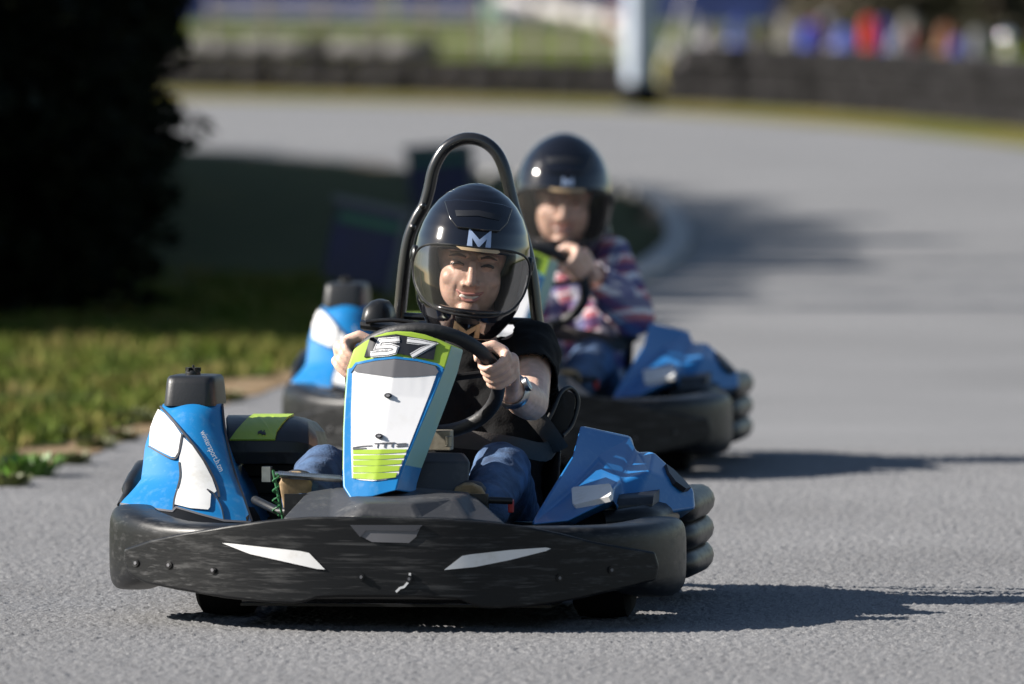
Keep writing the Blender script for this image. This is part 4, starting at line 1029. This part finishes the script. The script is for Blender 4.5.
# parked karts in the pit: simple low shells seen over the tyres
def pit_kart(px, py_top, d, colr, label):
    m = mat('pit_kart_paint', tuple(c * .6 for c in colr), .65, spec=.25); a = at_depth(px, py_top, d); hgt = a.z
    root = link('parked_kart', None, None, category='go-kart', label=label); root['group'] = 'karts parked beyond the tyre barrier'; root.location = (a.x, d, 0); root.scale = (.7, 1, 1); root.rotation_euler = (0, 0, random.uniform(-.15, .15))
    bm = B(); loft(bm, [sellipse((0, y, z), (1, 0, 0), (0, 0, 1), w_, h_, 16, 3) for y, z, w_, h_ in ((-.75, .2, .1, .06), (-.55, .24, .12, .1), (-.3, .3, .13, .14))]); obj('nose_panel', bm, m, root)
    bm = B(); loft(bm, [sellipse((0, y, z), (1, 0, 0), (0, 1, 0), w_, .05, 16, 3) for y, z, w_ in ((.2, .1, .18), (.32, .35, .17), (.38, hgt - .05, .12), (.39, hgt, .08))]); obj('seat', bm, m, root)
    for s in (-1, 1):
        bm = B(); loft(bm, [sellipse((s * .5, y, .2), (1, 0, 0), (0, 0, 1), w_, h_, 16, 3) for y, w_, h_ in ((-.35, .06, .06), (-.2, .1, .14), (.3, .1, .16), (.5, .06, .08))]); obj('side_pod', bm, m, root)
        for y in (-.45, .6):
            bm = B(); lathe(bm, [(-.07, .08), (-.07, .12), (0, .14), (.07, .12), (.07, .08)], 18, 'x', (s * .46, y, .14)); obj('wheel', bm, rubber_m, root)
    bm = B(); lathe(bm, [(0, .55), (.1, .62)], 24, 'z', (0, -.3, .06)); bm.free()
    bm = B(); loft(bm, [sellipse((0, y, .13), (1, 0, 0), (0, 0, 1), w_, .07, 16, 3) for y, w_ in ((-.85, .4), (-.75, .6), (-.65, .6))]); obj('front_bumper', bm, bumper_body_m, root)
for a in ((808, 22, 104, (.06, .1, .55), 'blue parked kart left of the pink one beyond the tyres'), (823, 18, 108, (.35, .05, .2), 'pinkish parked kart between two blue ones beyond the tyres'), (843, 26, 103, (.1, .15, .6), 'blue parked kart just left of the bright red one'),
          (868, 15, 103, (.6, .02, .01), 'bright red parked kart seen over the tyre barrier'), (898, 30, 104, (.3, .3, .32), 'grey parked kart just right of the bright red one'), (922, 28, 105, (.2, .04, .03), 'dull dark red parked kart beyond the tyres'), (966, 36, 100, (.02, .06, .4), 'deep blue parked kart near the right end of the barrier'), (712, 24, 118, (.25, .22, .22), 'grey-brown parked kart right of the white post'), (765, 26, 116, (.12, .1, .1), 'dark brown parked kart left of the blue and pink ones')):
    pit_kart(a[0], a[1] + 3, a[2] + 4, *a[3:])
for k_, (px_, top_, d_, c_) in enumerate(((700, 16, 140, (.3, .3, .32)), (738, 20, 132, (.05, .08, .35)), (786, 18, 128, (.3, .28, .26)), (832, 14, 130, (.25, .25, .3)), (884, 20, 126, (.06, .09, .4)), (945, 26, 118, (.3, .12, .06)), (985, 30, 112, (.3, .3, .3)), (910, 16, 128, (.35, .33, .3)))):
    pit_kart(px_, top_, d_, c_, 'small ' + ('grey-white', 'dark blue', 'beige', 'pale grey', 'mid blue', 'rusty orange', 'light grey', 'cream')[k_] + ' kart in the blurred second row beyond the tyres')
chrome_m = mat('polished_steel', (.95, .95, .95), .12, metal=1); c_ = at_depth(1006, 38, 96); bm = B(); ellipsoid(bm, (0, 0, c_.z), (.055, .055, .065), None, 32, 20); lathe(bm, [(0, .05), (c_.z - .04, .03)], 16, 'z'); lathe(bm, [(0, .14), (.03, .14)], 20, 'z')
o = obj('reflector', bm, chrome_m, None, angle=50, category='reflector', label='added shiny steel bollard glinting at the upper right beyond the tyres'); o.location = (c_.x, c_.y, 0)  # steel ball on a stem, added to make a bright sun glint
# post-and-wire fence on the grass behind the tyres
fence_m = mat('fence_wood', (.12, .105, .085), .9); root = link('wire_fence', None, None, category='fence', label='low post and wire fence on the grass behind the tyre barrier')
fp = [p_ + Vector((.3, 1.6, 0)) for p_ in dw[40::13] if 512 + p_.x / p_.y * F < 640]
for p_ in fp:
    bm = B(); tube(bm, [p_, p_ + Vector((0, 0, 1.0))], .035, 8); obj('post', bm, fence_m, root)
bm = B(); 
for z in (.55, .8, .97): tube(bm, [p_ + Vector((0, -.03, z)) for p_ in fp], .008, 6)
obj('wire', bm, rail_m, root)
# long pale boom leaning behind the barrier
bm = B(); a, b = at_depth(500, -4, 160), at_depth(625, 26, 150); tube(bm, [a, b], .09, 10); tube(bm, [(b.x, b.y, 0), b], .05, 8); tube(bm, [(a.x, a.y, 0), a], .05, 8)
obj('rail', bm, rail_m, None, category='rail', label='long pale sloping rail behind the barrier, left of the white post')
bm = B(); a, b = at_depth(655, 45, 112), at_depth(690, -6, 112); a.z = 0; b.z = 1.2; tube(bm, [a, b], .016, 8)
obj('stay_pole', bm, rail_m, None, category='pole', label='thin pale stay leaning to the right from the white post')
# boards on the shaded infield
bd_m = mat('navy_board', (.02, .022, .1), .5, var=.4, vscale=3, var_col=(.03, .03, .05)); fr_m = mat('board_frame', (.12, .13, .14), .5); gr_m = mat('board_green', (.04, .16, .09), .5)
def board(px, py, d, w_, h_, z0, rz, rx, label):
    a = at_depth(px, py, d); root = link('notice_board', None, None, category='board', label=label); root['group'] = 'dark boards on the shaded grass'; root.location = (a.x, a.y, 0); root.rotation_euler = (0, 0, rz)
    Mx = Matrix.Rotation(rx, 3, 'Y')
    bm = B(); box(bm, (0, 0, z0 + h_ / 2), (w_, .03, h_), Mx); obj('panel', bm, bd_m, root)
    bm = B(); box(bm, Mx @ Vector((0, -.005, h_ / 2)) + Vector((0, 0, z0 + h_ / 2)), (w_ + .04, .05, .035), Mx); box(bm, Mx @ Vector((w_ / 2, -.005, 0)) + Vector((0, 0, z0 + h_ / 2)), (.03, .05, h_), Mx); obj('frame', bm, fr_m, root)
    bm = B(); box(bm, Mx @ Vector((0, -.02, h_ / 2 - .07)) + Vector((0, 0, z0 + h_ / 2)), (w_ * .9, .012, .04), Mx); obj('stripe', bm, gr_m, root)
    for s in (-1, 1): bm = B(); tube(bm, [(s * w_ * .35, .03, 0), (s * w_ * .35, .03, z0 + .1)], .02, 8); obj('leg', bm, fr_m, root)
board(364, 260, 47, .30, .34, .08, R(8), R(12), 'navy board with a pale frame, tilted, beyond the rear kart on the grass')
board(440, 196, 62, .36, .34, .06, R(0), R(-4), 'dark blue board in the shade seen through the roll bar hoop')

# ------------------------------------------------------------------ trees on the left
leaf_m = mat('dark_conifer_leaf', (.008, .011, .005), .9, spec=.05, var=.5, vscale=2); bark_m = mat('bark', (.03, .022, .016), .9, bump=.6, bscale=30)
def crown_mesh(n, hgt, rad, seed, taper=.55, leaf=.09, sparse=0):
    rg = np.random.default_rng(seed); bm_v = []; 
    z = rg.uniform(.02, 1, n) ** .9 * hgt; env = rad * (1 - (z / hgt) ** 2.4 * taper) * (1 + .22 * np.sin(z * 5 + seed) * np.cos(z * 2.1)); a = rg.uniform(0, 6.283, n); r_ = env * np.sqrt(rg.uniform(.15, 1, n)) * (1 + .15 * np.sin(a * 5 + z * 4))
    c_ = np.stack([r_ * np.cos(a), r_ * np.sin(a), z], -1)
    u = rg.normal(size=(n, 3)); u /= np.linalg.norm(u, axis=1)[:, None]; w_ = np.cross(u, rg.normal(size=(n, 3))); w_ /= np.linalg.norm(w_, axis=1)[:, None]
    s = rg.uniform(.6, 1.3, n)[:, None] * leaf
    v_ = np.stack([c_ - u * s, c_ + w_ * s * .5, c_ + u * s, c_ - w_ * s * .5], 1).reshape(-1, 3).astype(np.float32)
    f_ = np.arange(n * 4, dtype=np.int32); me = bpy.data.meshes.new('crown'); me.vertices.add(n * 4); me.vertices.foreach_set('co', v_.ravel()); me.loops.add(n * 4); me.loops.foreach_set('vertex_index', f_)
    me.polygons.add(n); me.polygons.foreach_set('loop_start', np.arange(0, n * 4, 4, dtype=np.int32)); me.update(calc_edges=True); me.materials.append(leaf_m); return me
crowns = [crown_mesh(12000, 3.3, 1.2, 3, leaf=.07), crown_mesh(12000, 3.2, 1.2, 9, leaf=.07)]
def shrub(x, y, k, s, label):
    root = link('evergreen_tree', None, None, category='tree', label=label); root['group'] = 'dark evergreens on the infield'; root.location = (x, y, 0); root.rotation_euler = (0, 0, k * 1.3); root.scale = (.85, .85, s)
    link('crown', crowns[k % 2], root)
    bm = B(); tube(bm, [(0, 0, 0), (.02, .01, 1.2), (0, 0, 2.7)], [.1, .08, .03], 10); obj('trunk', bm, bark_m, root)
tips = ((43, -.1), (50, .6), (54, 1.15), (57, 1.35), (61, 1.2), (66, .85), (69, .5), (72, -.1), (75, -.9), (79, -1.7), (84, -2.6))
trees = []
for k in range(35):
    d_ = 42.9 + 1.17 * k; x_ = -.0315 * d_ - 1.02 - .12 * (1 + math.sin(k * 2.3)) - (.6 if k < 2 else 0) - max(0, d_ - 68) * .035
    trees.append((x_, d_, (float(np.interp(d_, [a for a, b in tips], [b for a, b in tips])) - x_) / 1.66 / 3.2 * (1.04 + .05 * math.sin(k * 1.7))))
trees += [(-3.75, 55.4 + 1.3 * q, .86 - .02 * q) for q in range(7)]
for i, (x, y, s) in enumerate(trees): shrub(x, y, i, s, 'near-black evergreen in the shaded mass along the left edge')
bush_m = mat('olive_bush_leaf', (.05, .05, .02), .7, var=.5, vscale=2, var_col=(.05, .03, .02))
bc = crown_mesh(3500, 1.5, 1.1, 31, leaf=.1); bc.materials.clear(); bc.materials.append(bush_m)
for i in range(9):
    root = link('bush', None, None, category='bush', label='brownish olive bush at the top right beyond the parked karts'); root['group'] = 'bushes behind the pit'; g_ = on_ground(846 + i * 27, 44 + 2 * (i % 3)); root.location = (g_.x, g_.y, 0); root.rotation_euler = (0, 0, i)
    link('foliage', bc, root)
# slim young tree whose shadow streaks the bend
spc = [crown_mesh(420, 2.2, .34, 21, leaf=.06)]
for i, (x, y) in enumerate(((-3.6, 46.2), (-3.6, 48.2), (-3.7, 50.4), (-3.5, 53.0))):
    root = link('young_tree', None, None, category='tree', label='slim young tree between the dark evergreens on the left'); root['group'] = 'slim trees on the infield'; root.location = (x, y, 0)
    o = link('crown', spc[0], root); o.location = (0, 0, 1.6); bm = B(); tube(bm, [(0, 0, 0), (.03, 0, 1.6), (0, .02, 3.4)], [.06, .045, .015], 8); obj('trunk', bm, bark_m, root)

# ------------------------------------------------------------------ light
EL = R(31); SAZ = Vector((-1, -.06, 0)).normalized()
sd = Vector((SAZ.x * math.cos(EL), SAZ.y * math.cos(EL), math.sin(EL)))
sun = bpy.data.lights.new('sun', 'SUN'); sun.energy = 5.0; sun.angle = R(.53); sun.color = (1, .94, .86)
so_ = link('sun', sun); so_.rotation_euler = sd.to_track_quat('Z', 'Y').to_euler()
w = bpy.data.worlds.new("World"); sc.world = w; w.use_nodes = True; nt = w.node_tree; bg = nt.nodes['Background']
sky = nt.nodes.new('ShaderNodeTexSky'); sky.sky_type = 'NISHITA'; sky.sun_disc = False; sky.sun_elevation = EL; sky.sun_rotation = math.atan2(sd.x, sd.y); sky.air_density = 1.0; sky.dust_density = .6
nt.links.new(sky.outputs[0], bg.inputs[0]); bg.inputs[1].default_value = .05
vs = sc.view_settings; vs.view_transform = 'Standard'; vs.look = 'None'; vs.gamma = 1; vs.exposure = 1.3; vs.use_curve_mapping = False
sc.cycles.use_denoising = True
sc.cycles.max_bounces = 8; sc.cycles.transparent_max_bounces = 12
